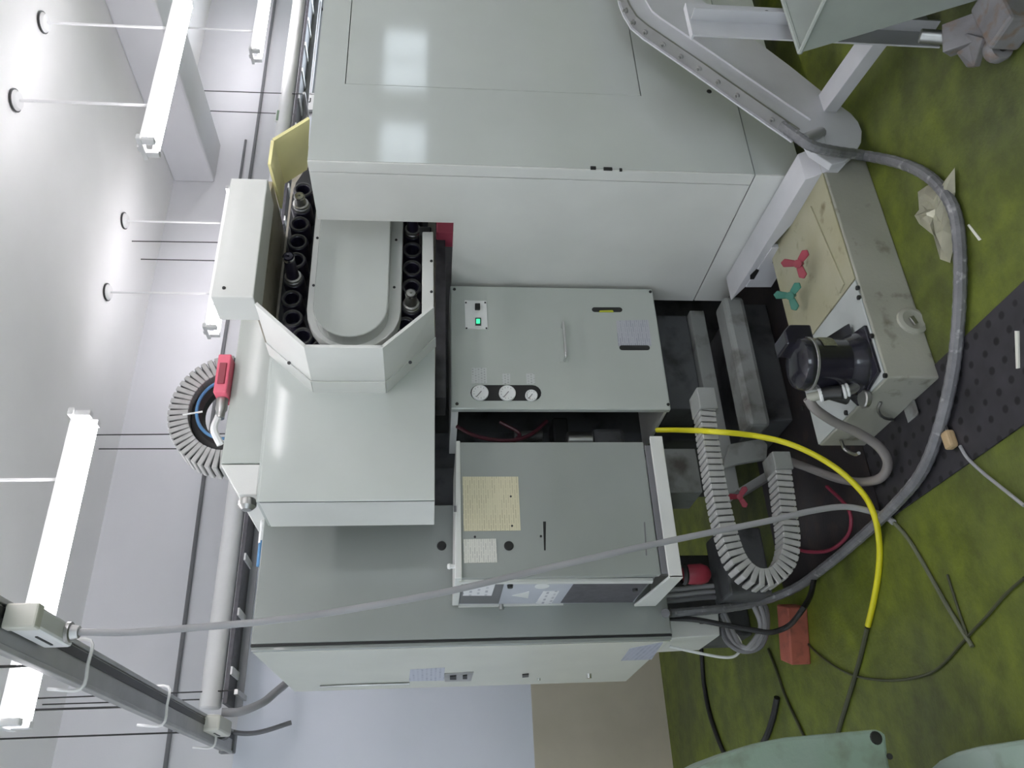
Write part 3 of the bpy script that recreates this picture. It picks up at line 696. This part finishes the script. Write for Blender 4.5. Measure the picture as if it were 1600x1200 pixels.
# hoses and valves in the dark gap beside the gauge panel
t = thing('valve_block', (1.42, 3.2, .7), 'dark valve block with hoses in the gap beside the gauge panel', 'valve block')
box('manifold', 1.36, 1.60, 3.16, 3.28, .95, 1.02, 'screw', t, .01)
box('filter', 1.42, 1.52, 3.10, 3.20, .72, .86, 'cast_d', t, .02)
cyl('regulator', (1.47, 3.12, .86), (1.47, 3.12, .97), .035, 'zinc', t, 14)
cyl('silencer', (1.47, 3.08, 1.08), (1.47, 3.08, 1.2), .022, 'chain_d', t, 12)
for k, pp in enumerate(([(1.50, 3.05, 1.44), (1.44, 3.02, 1.36), (1.42, 3.02, 1.24), (1.45, 3.03, 1.14), (1.53, 3.06, 1.06)], [(1.42, 3.08, 1.42), (1.40, 3.05, 1.28), (1.46, 3.05, 1.18), (1.52, 3.05, 1.26)])):
    tube('red_air_line', pp, .008, mat('dark red air line', (.07, .012, .022), .4), t, 8)

# ------------------------------------------------------------------ control box with shelf
EY = 2.9; ex0, ex1, ez0, ez1 = .82, 1.357, .703, 1.436
t = thing('control_box', (1.1, 3.1, .63), 'grey control box with yellowed instruction sheet and side panel', 'control box')
box('box_front', ex0, ex1, EY, EY + .03, ez0, ez1, 'paint3', t, .003)
box('box_case', ex0 + .012, ex1 - .006, EY + .03, KY - .015, ez0, ez1 - .002, 'paint3', t, .003)
poly('top_lip', [(ex0 - .004, EY - .014, ez1 + .024), (ex0 - .004, EY - .014, ez1 - .002), (ex1 + .004, EY - .006, ez1 - .002), (ex1 + .004, EY - .006, ez1 + .014)], (0, .39, 0), 'white', t, .003)
put('instruction_sheet', [(722.5, 745), (809.5, 745), (813.5, 829), (724.5, 830)], 'Y', EY, .002, 'pY1', t)
put('data_plate', [(724, 843), (775, 842), (777, 879), (725, 880)], 'Y', EY, .003, 'pY2', t)
lathe('black_plug', at(795, 853, Y=EY), (0, -1, 0), [(0, .006), (.014, .006), (.018, .002), (.018, 0)], 'rubber', t, 18)
for px in ((742, 839), (845, 838), (798, 776), (800, 822)): lathe('rivet', at(*px, Y=EY), (0, -1, 0), [(0, .004), (.004, .004), (.0045, 0)], 'screw', t, 8)
put('name_strip', [(848.5, 815), (853, 815), (852.5, 860), (850, 860)], 'Y', EY, .001, 'screw', t)
put('name_strip', [(1006, 816), (1008, 816), (1011, 868), (1009, 868)], 'Y', EY, .001, 'dgrey', t)
lathe('top_knob', at(704.5, 885, Y=EY), (0, 0, 1), [(.008, -.02), (.008, 0), (.011, .004), (.009, .012), (0, .014)], 'label', t, 12)
put('lip_clip', [(709, 791), (713, 791), (713, 800), (709, 800)], 'Y', EY - .016, .006, 'dgrey', t)
# side facing left
SX = ex0
sp = put('side_plate', [(722, 908), (1010, 906), (988, 943), (717, 945)], 'X', SX + .008, .006, 'plateg', t)
put('frame_bar', [(717, 905), (1020, 903), (1018, 907), (718, 908)], 'X', SX + .002, .012, 'white', sp)
put('frame_bar', [(716, 944), (990, 942), (988, 946), (716, 948)], 'X', SX + .002, .008, 'white', sp)
put('dark_window', [(722, 910), (788, 910), (779, 942), (718, 942)], 'X', SX + .002, .003, 'dgrey', sp)
put('white_label', [(726, 911), (775, 909), (768, 930), (723, 930)], 'X', SX - .001, .002, 'pX2', sp)
put('vent_plate', [(897, 911), (1014, 908), (988, 940), (876, 941)], 'X', SX + .002, .003, 'dplate', sp)
put('warning_triangle', [(800, 930), (827, 924), (825, 934)], 'X', SX + .002, .002, 'label', sp)
put('caution_label', [(849, 924), (874, 923), (861, 943), (836, 944)], 'X', SX + .002, .002, 'pX2', sp)
p = at(847, 915.5, X=SX + .002); 
poly('oval_label', [(SX + .002, p.y + .035 * math.cos(k * PI / 8), p.z + .028 * math.sin(k * PI / 8)) for k in range(16)], (-.002, 0, 0), 'label', sp)
for px in ((797, 914), (992, 919)): lathe('latch_knob', at(*px, X=SX + .002), (-1, 0, 0), [(0, .012), (.010, .012), (.012, 0)], 'screw', sp, 10)
lathe('latch_knob', at(783, 945, X=SX), (-1, 0, 0), [(0, .02), (.010, .02), (.012, 0)], 'zinc', sp, 10)
# shelf the box stands on
bm = bmesh.new(); z0s, z1s = .632, .695
abox(bm, ex0 - .02, ex1 + .012, EY - .03, EY - .018, z0s, z1s - .012); abox(bm, ex0 - .02, ex1 + .012, EY - .018, 3.28, z0s, z0s + .012)
bev(bm, .002, 1)
fin('shelf', bm, 'white', t)
box('shelf_rail', ex0, ex1 - .02, EY - .012, EY - .004, z0s + .012, ez0, 'dgrey', t, .002)
box('shelf_lip', ex0 + .0, ex1, EY - .018, EY - .013, z1s - .028, z1s - .024, 'screw', t, 0)
poly('shelf_end', [(ex0 - .022, EY - .03, z0s), (ex0 - .022, 3.28, z0s), (ex0 - .022, 3.28, z0s + .09), (ex0 - .022, EY - .03, z0s + .05)], (.01, 0, 0), 'white', t, .002)

# ------------------------------------------------------------------ coolant tank and pump
TZ = .178
t = thing('coolant_tank', (1.65, 2.28, 0), 'soiled beige coolant tank standing low on the green floor', 'tank')
box('tank_body', 1.168, 2.1, 2.04, 2.535, .0, TZ - .006, 'tank', t, .006)
box('lid_plate', 1.172, 1.535, 2.044, 2.53, TZ - .006, TZ, 'tankl', t, .002)
box('lid_plate', 1.54, 2.098, 2.044, 2.53, TZ - .006, TZ + .001, 'tankstain', t, .002)
poly('lid_flange', [(1.56, 2.10, TZ + .001), (1.95, 2.16, TZ + .001), (1.95, 2.20, TZ + .001), (1.55, 2.14, TZ + .001)], (0, 0, .006), 'tankstain', t, .001)
lathe('drain_port', at(1425, 502, Y=2.04), (0, -1, 0), [(.0, .0), (.05, .0), (.048, .008), (.036, .012), (.03, .008), (0, .008)], 'tank', t, 22)
poly('port_grip', [at(1419, 498, Y=2.028), at(1425, 495, Y=2.028), at(1433, 507, Y=2.028), at(1428, 510, Y=2.028)], (0, -.01, 0), 'zinc', t, .002)
for px in ((1363, 525), (1384, 587), (1343, 465), (1341, 450)): lathe('bolt', at(*px, Z=TZ + .0), (0, 0, 1), [(.008, -.002), (.008, .006), (0, .006)], 'screw', t, 8)
for px in ((1323, 645), (1255, 637)): lathe('bolt', at(*px, Z=TZ), (0, 0, 1), [(.009, -.002), (.009, .006), (0, .006)], 'screw', t, 8)
# dirt pan with handle at the left end
poly('side_handle', [at(1412, 640, X=1.168), at(1428, 622, X=1.168), at(1440, 645, X=1.168), at(1420, 665, X=1.168)], (-.05, 0, 0), 'casting', t, .004)
tube('side_ring', [at(1376, 628, X=1.165), at(1372, 640, X=1.155), at(1380, 652, X=1.15), at(1396, 656, X=1.165)], .005, 'zinc', t, 8)

mp = Vector((1.279, 2.15, TZ))
t = thing('coolant_pump', mp, 'black coolant pump motor standing on the tank lid', 'pump')
poly('foot_plate', [(mp.x + x, mp.y + y, TZ) for x, y in ((-.085, -.10), (.085, -.10), (.12, .06), (.05, .11), (-.05, .11), (-.12, .06))], (0, 0, .012), 'motor', t, .003)
lathe('foot_bell', mp + Vector((0, 0, .012)), (0, 0, 1), [(.10, 0), (.10, .012), (.085, .04), (.082, .06)], 'motor', t, 24)
lathe('motor_body', mp + Vector((0, 0, .06)), (0, 0, 1), [(.082, 0), (.084, .005), (.084, .115), (.086, .118), (.086, .135), (.08, .15), (.05, .165), (0, .168)], 'motor', t, 28)
lathe('motor_band', mp + Vector((0, 0, .172)), (0, 0, 1), [(.0845, 0), (.0875, .002), (.0875, .009), (.0845, .011)], 'alu', t, 28)
poly('terminal_box', [(mp.x + .05, mp.y - .04, .33), (mp.x + .125, mp.y - .04, .33), (mp.x + .125, mp.y - .04, .40), (mp.x + .10, mp.y - .04, .425), (mp.x + .05, mp.y - .04, .425)], (0, .09, 0), 'motor', t, .006)
lab = []
for k in range(5):
    aa = math.radians(-78 + k * 11); lab.append((mp.x + .0855 * math.cos(aa), mp.y + .0855 * math.sin(aa)))
bm = bmesh.new()
lo = [bm.verts.new((x, y, .285)) for x, y in lab]; hi = [bm.verts.new((x, y, .33)) for x, y in lab]
for k in range(4): bm.faces.new((lo[k], lo[k + 1], hi[k + 1], hi[k]))
bmesh.ops.solidify(bm, geom=list(bm.faces), thickness=.001)
fin('rating_label', bm, 'mot_lab', t)
poly('foot_gusset', [(mp.x + .06, mp.y - .03, TZ + .012), (mp.x + .14, mp.y - .03, TZ + .012), (mp.x + .13, mp.y - .03, TZ + .03), (mp.x + .08, mp.y - .03, TZ + .11)], (0, .05, 0), 'motor', t, .004)
# pipe fitting on the pump and its hose
t = thing('pump_fitting', at(1300, 610, Z=.22), 'dark pipe elbow with white tape wraps beside the pump', 'pipe fitting')
e0, e1, e2, e3 = at(1334, 606, Y=2.14), at(1316, 613, Y=2.14), at(1295, 614, Y=2.16), at(1262, 622, Y=2.2)
tube('elbow', [e0 + Vector((.03, 0, -.02)), e0, e1], .016, 'zinc', t, 12)
tube('tee', [e1, e2, e2.lerp(e3, .35)], .022, 'screw', t, 12)
for p, q in ((e0.lerp(e1, .55), .01), (e0.lerp(e1, .85), .01), (e2.lerp(e3, .38), .012)):
    d = (e3 - e0).normalized(); cyl('tape_wrap', p - d * q * .5, p + d * q * .5, .0235, 'label', t, 14)
tube('nipple', [e2.lerp(e3, .4), e3], .015, 'tank', t, 12)
cyl('drop_leg', e2, e2 + Vector((-.02, .0, -.06)), .021, 'screw', t, 12)
cyl('base_flange', (e2.x - .02, e2.y, TZ), (e2.x - .02, e2.y, TZ + .02), .03, 'zinc', t, 14)
hp = [e3, at(1275, 640, Y=2.22), at(1305, 660, Y=2.26), at(1340, 676, Z=.16), at(1372, 697, Z=.08), at(1387, 722, Z=.04), at(1378, 745, Z=.03), at(1350, 753, Z=.03), at(1310, 748, Z=.04), at(1265, 732, Z=.08), at(1225, 718, Z=.18), at(1203, 714, Z=.22)]
tag(tube('coolant_hose', hp, .016, 'hose', None, 10), 'grey vinyl hose curling from the pump fitting back under the machine', 'hose')
tag(tube('steel_hook', [at(1314, 688, Z=.12), at(1320, 702, Z=.10), at(1335, 710, Z=.09), at(1342, 708, Z=.1)], .006, 'zinc', None, 8), 'small steel hook hanging off the tank end', 'hook')
# winged valve handles: red and green on the tank, red under the carrier
def wing_handle(name, p, m, label, ax, s=1.0, stem=.05):
    t = thing(name, p, label, 'valve')
    d, a, b = frame_of(ax); p = Vector(p)
    lathe('stem', p - d * stem, d, [(.008, 0), (.008, stem), (.016 * s, stem), (.016 * s, stem + .02 * s), (0, stem + .024 * s)], m, t, 12)
    for k in range(3):
        th = k * 2 * PI / 3 + .5; u = a * math.cos(th) + b * math.sin(th); w = d.cross(u)
        poly('wing', [p + u * .012 * s + w * .012 * s + d * .004, p + u * .05 * s + w * .016 * s + d * .012, p + u * .062 * s + d * .014, p + u * .05 * s - w * .016 * s + d * .012, p + u * .012 * s - w * .012 * s + d * .004], d * .012 * s, m, t, .003)
    return t
wing_handle('wing_valve', at(1248, 412, Z=.235), 'red', 'red winged valve handle at the tank behind the plinth', (-.5, -.6, .6), .95)
wing_handle('wing_valve', at(1236, 462, Z=.235), 'green', 'green winged valve handle beside the red one on the tank', (-.5, -.6, .6), .95)
wing_handle('wing_valve', at(1155, 776, Y=2.84), 'red', 'small red winged handle inside the lower cable carrier loop', (-.4, -.9, .2), .75)
p = at(1100, 897, Y=3.05)
t = thing('red_beacon', p, 'red domed cap in the dark under the control box', 'cap')
lathe('dome', p + Vector((.0, 0, .06)), (0, 0, -1), [(.0, -.02), (.03, -.02), (.038, 0), (.04, .05), (.032, .072), (.015, .084), (0, .085)], 'red', t, 20)
lathe('collar', p + Vector((.0, 0, .09)), (0, 0, -1), [(.036, 0), (.042, .012), (.038, .02)], 'rubber', t, 20)

# ------------------------------------------------------------------ chip conveyor
VY = 1.985
t = thing('chip_conveyor', (2.4, 2.07, 0), 'white inclined chip conveyor with bolted flange and rounded tail', 'conveyor')
up = [(3.9, .86), (3.05, .86), (2.86, .825), (2.76, .79), (2.70, .755)] 
topl = [at(q[0] + 7, q[1] - 9, Y=VY) for q in ((970, 0), (977, 17), (988, 35), (1006, 50), (1034, 69), (1090, 107), (1150, 149), (1205, 187), (1242, 212))]
botl = [at(q[0], q[1], Y=VY) for q in ((1268, 236), (1300, 257), (1320, 252), (1336, 240), (1346, 222), (1347, 205), (1341, 190), (1330, 177), (1312, 164), (1290, 147), (1235, 103), (1180, 62), (1130, 28))]
pts = [(3.9, VY, topl[0].z + .02)] + topl + botl + [(botl[-1].x + .22, VY, botl[-1].z + .14), (3.9, VY, botl[-1].z + .16)]
pts = [(p[0], p[1], max(p[2], .012)) for p in pts]
poly('casing', pts, (0, .03, 0), 'conv', t, .003)
# upper flange strip: double lip with bolts
ax = [(3.9, VY, topl[0].z + .02)] + list(topl)
n = len(ax); ax = [Vector(a) for a in ax]
nor = []
for i in range(n):
    d = (ax[min(i + 1, n - 1)] - ax[max(i - 1, 0)]).normalized(); nor.append(Vector((d.z, 0, -d.x)) if Vector((d.z, 0, -d.x)).z > 0 else Vector((-d.z, 0, d.x)))
def strip(name, o0, o1, y, th, m):
    bm = bmesh.new(); A = []
    for a, nn in zip(ax, nor):
        A.append([bm.verts.new(Vector((a.x, yy, a.z)) + nn * oo) for oo, yy in ((o0, y), (o1, y), (o1, y + th), (o0, y + th))])
    for P_, Q_ in zip(A, A[1:]):
        for k in range(4): bm.faces.new((P_[k], P_[(k + 1) % 4], Q_[(k + 1) % 4], Q_[k]))
    bm.faces.new(A[0]); bm.faces.new(A[-1][::-1])
    return fin(name, bm, m, t)
strip('flange', -.002, .006, VY - .004, .05, 'alu')
strip('flange_lip', .0, .016, VY + .046, .006, 'conv')
strip('raised_web', -.075, -.069, VY - .008, .01, 'conv')
for i in range(1, n - 1):
    L_ = (ax[i + 1] - ax[i]).length; kk = max(1, round(L_ / .11))
    for j in range(kk):
        c = ax[i].lerp(ax[i + 1], j / kk); nn = nor[i].lerp(nor[i + 1], j / kk).normalized()
        lathe('bolt', Vector((c.x, VY + .022, c.z)) + nn * .006, nn, [(.010, -.002), (.010, .008), (.006, .008), (.005, .018), (0, .018)], 'zinc', t, 8)
# outrigger and post in front
o0, o1 = at(1288, 192, Y=VY), at(1357, 78, Z=.10)
def beam(name, p, q, w, h, m, par):
    p, q = Vector(p), Vector(q); d = (q - p).normalized(); s = d.cross(Vector((0, 0, 1)))
    s = s.normalized() if s.length > .1 else Vector((1, 0, 0)); u = s.cross(d)
    return poly(name, [p + s * w / 2 + u * h / 2, p - s * w / 2 + u * h / 2, p - s * w / 2 - u * h / 2, p + s * w / 2 - u * h / 2], q - p, m, par, .003)
beam('outrigger', (2.29, VY + .02, .115), (2.20, 1.55, .115), .085, .05, 'conv', t)
PXc, PYc = 2.13, 1.555
bm = bmesh.new()
abox(bm, PXc - .07, PXc + .075, PYc, PYc + .006, .0, .775); abox(bm, PXc - .004, PXc + .002, PYc - .04, PYc, .0, .775)
fin('support_post', bm, 'conv', t)
box('post_cap', PXc - .07, PXc + .075, PYc - .002, PYc + .02, .775, .781, 'conv', t, 0)
beam('top_stay', (PXc + .0, PYc + .006, .74), (2.72, VY + .01, .50), .03, .03, 'conv', t)
lathe('post_bolt', at(1197, 22, Y=PYc), (0, -1, 0), [(0, .008), (.008, .008), (.009, 0)], 'screw', t, 8)

# ------------------------------------------------------------------ chip bin on casters (right edge)
t = thing('chip_bin', (2.25, 1.1, 0), 'grey green tilting chip bin with sloped back in front of the conveyor', 'bin')
prof = [(1.50, .50), (1.306, .075), (.72, .075), (.58, .50)]; wx0, wx1 = 1.93, 2.55; th = .006
poly('bin_side', [(wx0, y, z) for y, z in prof], (th, 0, 0), 'bin', t, .001)
poly('bin_side', [(wx1 - th, y, z) for y, z in prof], (th, 0, 0), 'bin', t, .001)
for i, nm in ((0, 'bin_back'), (1, 'bin_bottom'), (2, 'bin_front')):
    a, b = prof[i], prof[i + 1]
    poly(nm, [(wx0 + th, a[0], a[1]), (wx0 + th, b[0], b[1]), (wx1 - th, b[0], b[1]), (wx1 - th, a[0], a[1])], (0, -.004 if i == 0 else (.004 if i == 2 else 0), .005), 'bin', t)
poly('chip_load', [(wx0 + .01, 1.425, .34), (wx1 - .01, 1.425, .34), (wx1 - .01, .655, .30), (wx0 + .01, .655, .30)], (0, 0, .012), 'bin', t)
for y in (1.499, .581): cyl('rim', (wx0, y, .50), (wx1, y, .50), .008, 'bin', t, 8)
for x in (wx0, wx1): cyl('rim', (x, 1.5, .50), (x, .58, .50), .007, 'bin', t, 8)
def caster(x, y):
    box('caster_plate', x - .05, x + .05, y - .05, y + .05, .062, .072, 'caster', t, .003)
    for s in (-1, 1): poly('caster_fork', [(x - .03, y + s * .028, .062), (x + .03, y + s * .028, .062), (x + .014, y + s * .028, .022), (x - .014, y + s * .028, .022)], (0, s * .005, 0), 'caster', t, .001)
    cyl('caster_wheel', (x, y - .018, .031), (x, y + .018, .031), .031, 'rubber', t, 18)
for x, y in ((2.0, 1.25), (2.48, 1.25), (2.0, .78), (2.48, .78)): caster(x, y)
# pivot lock behind the bin, with tube and clamp
t = thing('bin_lock', at(1490, 60, Z=.1), 'grimy grey clamp lever with steel tube beside the chip bin foot', 'clamp')
a, b = at(1437, 56, Z=.17), at(1490, 60, Z=.09)
cyl('tube', a, b, .020, 'zinc', t, 14)
c = at(1500, 62, Z=.09)
beam('clamp_body', at(1478, 64, Z=.11), at(1545, 40, Z=.05), .08, .05, 'caster', t)
poly('clamp_lever', [at(1498, 75, Z=.08), at(1520, 52, Z=.08), at(1545, 60, Z=.07), at(1532, 104, Z=.04), at(1520, 106, Z=.04)], (0, 0, .02), 'caster', t, .003)
p = at(1560, 82, Z=.04)
lathe('wheel', p + Vector((0, -.02, 0)), (.5, .85, 0), [(0, 0), (.032, 0), (.036, .008), (.036, .03), (.032, .038), (0, .038)], 'caster', t, 20)
lathe('hub', p + Vector((0, -.02, 0)), (-.5, -.85, 0), [(.014, 0), (.014, .008), (0, .01)], 'rubber', t, 12)
box('clamp_base', p.x - .02, p.x + .14, p.y - .12, p.y - .02, .004, .09, 'caster', t, .01)

# ------------------------------------------------------------------ floor: mat, cables, hoses, litter
t = box('rubber_mat', .885, 1.215, .5, 2.54, .0, .006, 'mat', None, .001); tag(t, 'long black rubber mat with round holes lying beside the tank', 'mat')
H = 0.022
hose = [at(1222, 196, Y=1.93), at(1246, 214, Y=1.915), at(1268, 228, Y=1.91), at(1300, 236, Y=1.93), at(1350, 243, Z=.03), at(1400, 253, Z=H), at(1440, 269, Z=H), at(1470, 294, Z=H), at(1491, 330, Z=H), at(1499, 380, Z=H), at(1500, 450, Z=H), at(1495, 530, Z=H), at(1485, 600, Z=H + .006), at(1465, 678, Z=H + .006), at(1440, 738, Z=H + .006), at(1400, 787, Z=H + .006), at(1350, 835, Z=H), at(1290, 885, Z=H), at(1240, 920, Z=.04), at(1180, 942, Z=.18), at(1110, 953, Z=.38), at(1046, 958, Z=.55), at(1040, 958, Z=.60)]
tag(tube('taped_hose', hose, .0185, 'tape', None, 10, 8, .03), 'thick silver taped hose snaking over the floor from the conveyor', 'hose')
for u0, u1 in (((1243, 203), (1282, 228)),):
    p = at(1263, 218, Y=1.95)
t = thing('cable_clamp', at(1262, 215, Y=VY), 'grey strap clamp holding the hose to the conveyor tail', 'clamp')
cyl('strap', at(1283, 207, Y=VY), at(1256, 218, Y=VY - .05), .02, 'cable', t, 12)
box('strap_plate', at(1275, 222, Y=VY).x - .02, at(1275, 222, Y=VY).x + .02, VY - .012, VY, at(1275, 222, Y=VY).z - .03, at(1275, 222, Y=VY).z + .03, 'conv', t, .003)
# pale cable that hangs from the rail down to the floor
s0 = Vector((RX + .02, 2.57, RZ - .15)); P = [s0]
pxs = [(200, 988), (300, 981), (430, 969), (560, 950), (700, 924), (850, 889), (1000, 855), (1100, 834), (1200, 814), (1270, 798), (1320, 792), (1360, 799)]
for i, q in enumerate(pxs):
    f = (i + 1) / (len(pxs) + 1); P.append(at(*q, Y=2.57 - .03 * f))
P += [at(1385, 808, Z=.013), at(1396, 816, Z=.011)]
tag(tube('floor_cable', [at(*q, Z=.0075) for q in ((1397, 817), (1416, 838), (1440, 876), (1480, 947), (1514, 1002), (1519, 1010))], .0065, 'cable_o', None, 8), 'greyed tail of the hanging cable lying on the green floor', 'cable')
tag(tube('hanging_cable', P, .0105, 'cable', None, 10, 8), 'long pale grey cable hanging from the ceiling rail to the floor', 'cable')
Yh = [at(1026, 672, Y=2.98), at(1060, 672, Y=2.9), at(1110, 674, Y=2.62), at(1180, 681, Y=2.6), at(1240, 696, Y=2.58), at(1300, 727, Y=2.56), at(1345, 767, Y=2.55), at(1366, 805, Z=.05), at(1374, 850, Z=.012), at(1373, 890, Z=.010), at(1366, 935, Z=.010), at(1356, 978, Z=.010)]
tag(tube('floor_cable', [at(*q, Z=.009) for q in ((1355, 981), (1348, 1012), (1338, 1050), (1324, 1096), (1310, 1142), (1300, 1180))], .0085, 'olive', None, 8), 'dark olive hose carrying on from the yellow hose along the floor', 'hose')
tag(tube('yellow_hose', Yh, .0105, 'yel', None, 10, 8), 'bright yellow hose curving from the control box to the floor', 'hose')
tag(tube('floor_cable', [at(*q, Z=.006) for q in ((1600, 903), (1570, 930), (1540, 965), (1516, 990), (1500, 1008), (1475, 1036), (1450, 1053), (1410, 1062), (1370, 1062), (1330, 1054), (1295, 1035), (1266, 1010), (1250, 985))], .0045, 'olive', None, 6), 'thin dark cable looping over the green floor', 'cable')
tag(tube('floor_cable', [at(*q, Z=.006) for q in ((1480, 898), (1490, 930), (1503, 970), (1513, 998))], .004, 'olive', None, 6), 'short thin dark cable joining the loop on the floor', 'cable')
tag(tube('floor_cable', [at(*q, Z=.007) for q in ((1200, 1014), (1214, 1050), (1228, 1090), (1254, 1146), (1262, 1165))], .006, 'olive', None, 6), 'straight brown cable running along the floor past the red block', 'cable')
tag(tube('floor_cable', [at(*q, Z=.012) for q in ((1093, 990), (1096, 1020), (1100, 1070), (1110, 1120), (1128, 1170), (1140, 1192))], .0125, 'rubber', None, 8), 'thick black cable on the floor under the cabinet', 'cable')
tag(tube('floor_cable', [at(*q, Z=.014) for q in ((1214, 1090), (1208, 1120), (1198, 1150), (1186, 1172))], .014, 'rubber', None, 8), 'short stub of black hose lying on the floor', 'hose')
tag(tube('black_cable', [at(1046, 966, Y=3.42), at(1085, 968, Y=3.36), at(1130, 976, Y=3.33), at(1180, 985, Y=3.3), at(1205, 988, Y=3.28), at(1232, 978, Y=3.24), at(1252, 955, Z=.14), at(1266, 930, Z=.06), at(1272, 905, Z=.02)], .011, 'rubber', None, 8), 'black cable dropping from the cabinet over the red block', 'cable')
tag(tube('white_wire', [at(1046, 1010, Y=3.5), at(1090, 1020, Y=3.5), at(1130, 1027, Y=3.5), at(1150, 1024, Y=3.5), at(1158, 1008, Y=3.48), at(1148, 990, Y=3.46), at(1120, 975, Y=3.44)], .006, 'label', None, 8), 'thin white wire looped below the cabinet', 'cable')
for k, (dx, m_) in enumerate(((0, 'cable'), (8, 'dgrey'), (-9, 'cable'))):
    tag(tube('cable_loop', [at(1030, 932 + dx, Y=3.38), at(1060, 930 + dx, Y=3.38), at(1110, 925 + dx, Y=3.38), at(1165, 926 + dx, Y=3.38), at(1186 + dx, 945, Y=3.36), at(1194 + dx * .6, 980, Y=3.36), at(1180 + dx, 1010, Y=3.38), at(1160, 1014 + dx * .4, Y=3.40), at(1142 - dx, 1000, Y=3.42), at(1128, 960 + dx, Y=3.45)], .011, m_, None, 8), ('outer grey coil of cable hanging below the cabinet', 'dark middle coil of cable hanging below the cabinet', 'inner grey coil of cable hanging below the cabinet')[k], 'cable', 'coiled cables below the cabinet')
tag(tube('red_cable', [at(*q, Z=.03) for q in ((1292, 760), (1322, 790), (1330, 815), (1322, 840), (1295, 860), (1262, 862), (1240, 856), (1225, 850))], .007, mat('dark red cable', (.22, .025, .05), .45), None, 8), 'dark red cable curving in the shadow by the carrier', 'cable')
bq = [at(1262, 950, Z=.0), at(1266, 1040, Z=0)]
t = thing('red_block', (.68, 3.38, 0), 'red brown block lying on the floor below the cabinet', 'block')
poly('block_body', [(.775, 3.262, 0), (.562, 3.34, 0), (.60, 3.44, 0), (.815, 3.365, 0)], (0, 0, .085), 'brick', t, .006)
t = thing('mains_plug', at(1493, 686, Z=.0), 'tan plastic plug lying on the black mat', 'plug')
p = at(1493, 686, Z=.0)
box('plug_body', p.x - .03, p.x + .025, p.y - .018, p.y + .018, .006, .034, 'plug', t, .008)
tube('plug_lead', [at(*q, Z=.012) for q in ((1500, 697), (1512, 716), (1535, 738), (1565, 762), (1600, 790))], .005, 'cable', t, 8)
box('pin', p.x + .025, p.x + .045, p.y - .008, p.y - .004, .018, .026, 'zinc', t, 0); box('pin', p.x + .025, p.x + .045, p.y + .004, p.y + .008, .018, .026, 'zinc', t, 0)
# crumpled paper
def crumple(name, px, label, zs):
    rnd = random.Random(3); P = [at(*q, Z=.004) for q in px]; c = sum(P, Vector()) / len(P)
    bm = bmesh.new(); rings = []
    for k, s in enumerate((1, .72, .42, .15)):
        rings.append([bm.verts.new(c + (p - c) * s + Vector((0, 0, (rnd.random() * zs * (.3 if k == 0 else 1) + .002)))) for p in P])
    for R_, S_ in zip(rings, rings[1:]):
        for i in range(len(P)):
            j = (i + 1) % len(P); bm.faces.new((R_[i], R_[j], S_[j])); bm.faces.new((R_[i], S_[j], S_[i]))
    bm.faces.new(rings[-1]); bmesh.ops.solidify(bm, geom=list(bm.faces), thickness=.0015)
    return tag(fin(name, bm, 'paper'), label, 'paper')
crumple('crumpled_paper', [(1436, 300), (1452, 290), (1478, 284), (1496, 262), (1497, 300), (1490, 330), (1494, 370), (1490, 411), (1471, 405), (1473, 378), (1442, 350), (1432, 337), (1441, 328)], 'crumpled off-white paper lying under the taped hose', .035)
tag(put('tape_strip', [(1512, 352), (1515, 350), (1534, 374), (1530, 376)], 'Z', .001, .002, 'stick'), 'short pale strip of tape on the green floor', 'strip')
tag(put('white_stick', [(1588, 517), (1593, 517), (1594, 575), (1590, 576)], 'Z', .006, .005, 'stick', None), 'thin white stick lying on the black mat', 'stick')

# ------------------------------------------------------------------ pale green machine at the left edge
t = thing('green_machine', (-.15, 2.5, 0), 'pale green cast machine foot at the lower left edge', 'machine')
GXp = .175
prof = [at(1378, 1140, X=GXp), at(1388, 1184, X=GXp)]
f = lambda q: at(q[0], q[1], Y=2.35)
arm = [f(q) for q in ((1385, 1146), (1372, 1139), (1290, 1146), (1225, 1152), (1175, 1162), (1130, 1179), (1085, 1202))]
arm += [Vector((arm[-1].x - .5, 2.35, arm[-1].z + .02)), Vector((arm[0].x - .5, 2.35, arm[0].z))] + [f((1388, 1184)) + Vector((-.01, 0, 0))]
poly('arm_casting', arm, (0, .3, 0), 'mgreen', t, .01)
lathe('arm_bolt', f((1369, 1153)), (0, -1, 0), [(0, .003), (.016, .003), (.018, 0)], 'screw', t, 14)
lathe('arm_bolt', f((1390, 1182)), (0, -1, 0), [(0, .003), (.008, .003), (.009, 0)], 'screw', t, 10)
box('rust_motor', -.3, .055, 2.42, 2.62, .14, .36, 'brick', t, .02)
g = lambda q: at(q[0], q[1], Z=.13)
bs = [g(q) for q in ((1445, 1206), (1465, 1188), (1490, 1175), (1525, 1166), (1565, 1160), (1610, 1153), (1700, 1140))]
bs += [Vector((-.9, bs[-1].y, .13)), Vector((-.9, bs[0].y, .13))]
poly('base_casting', [Vector((p.x, p.y, .0)) for p in bs], (0, 0, .13), 'mgreen', t, .012)
box('pedestal', -.8, .0, 2.2, 2.75, .12, .7, 'mgreen', t, .03)
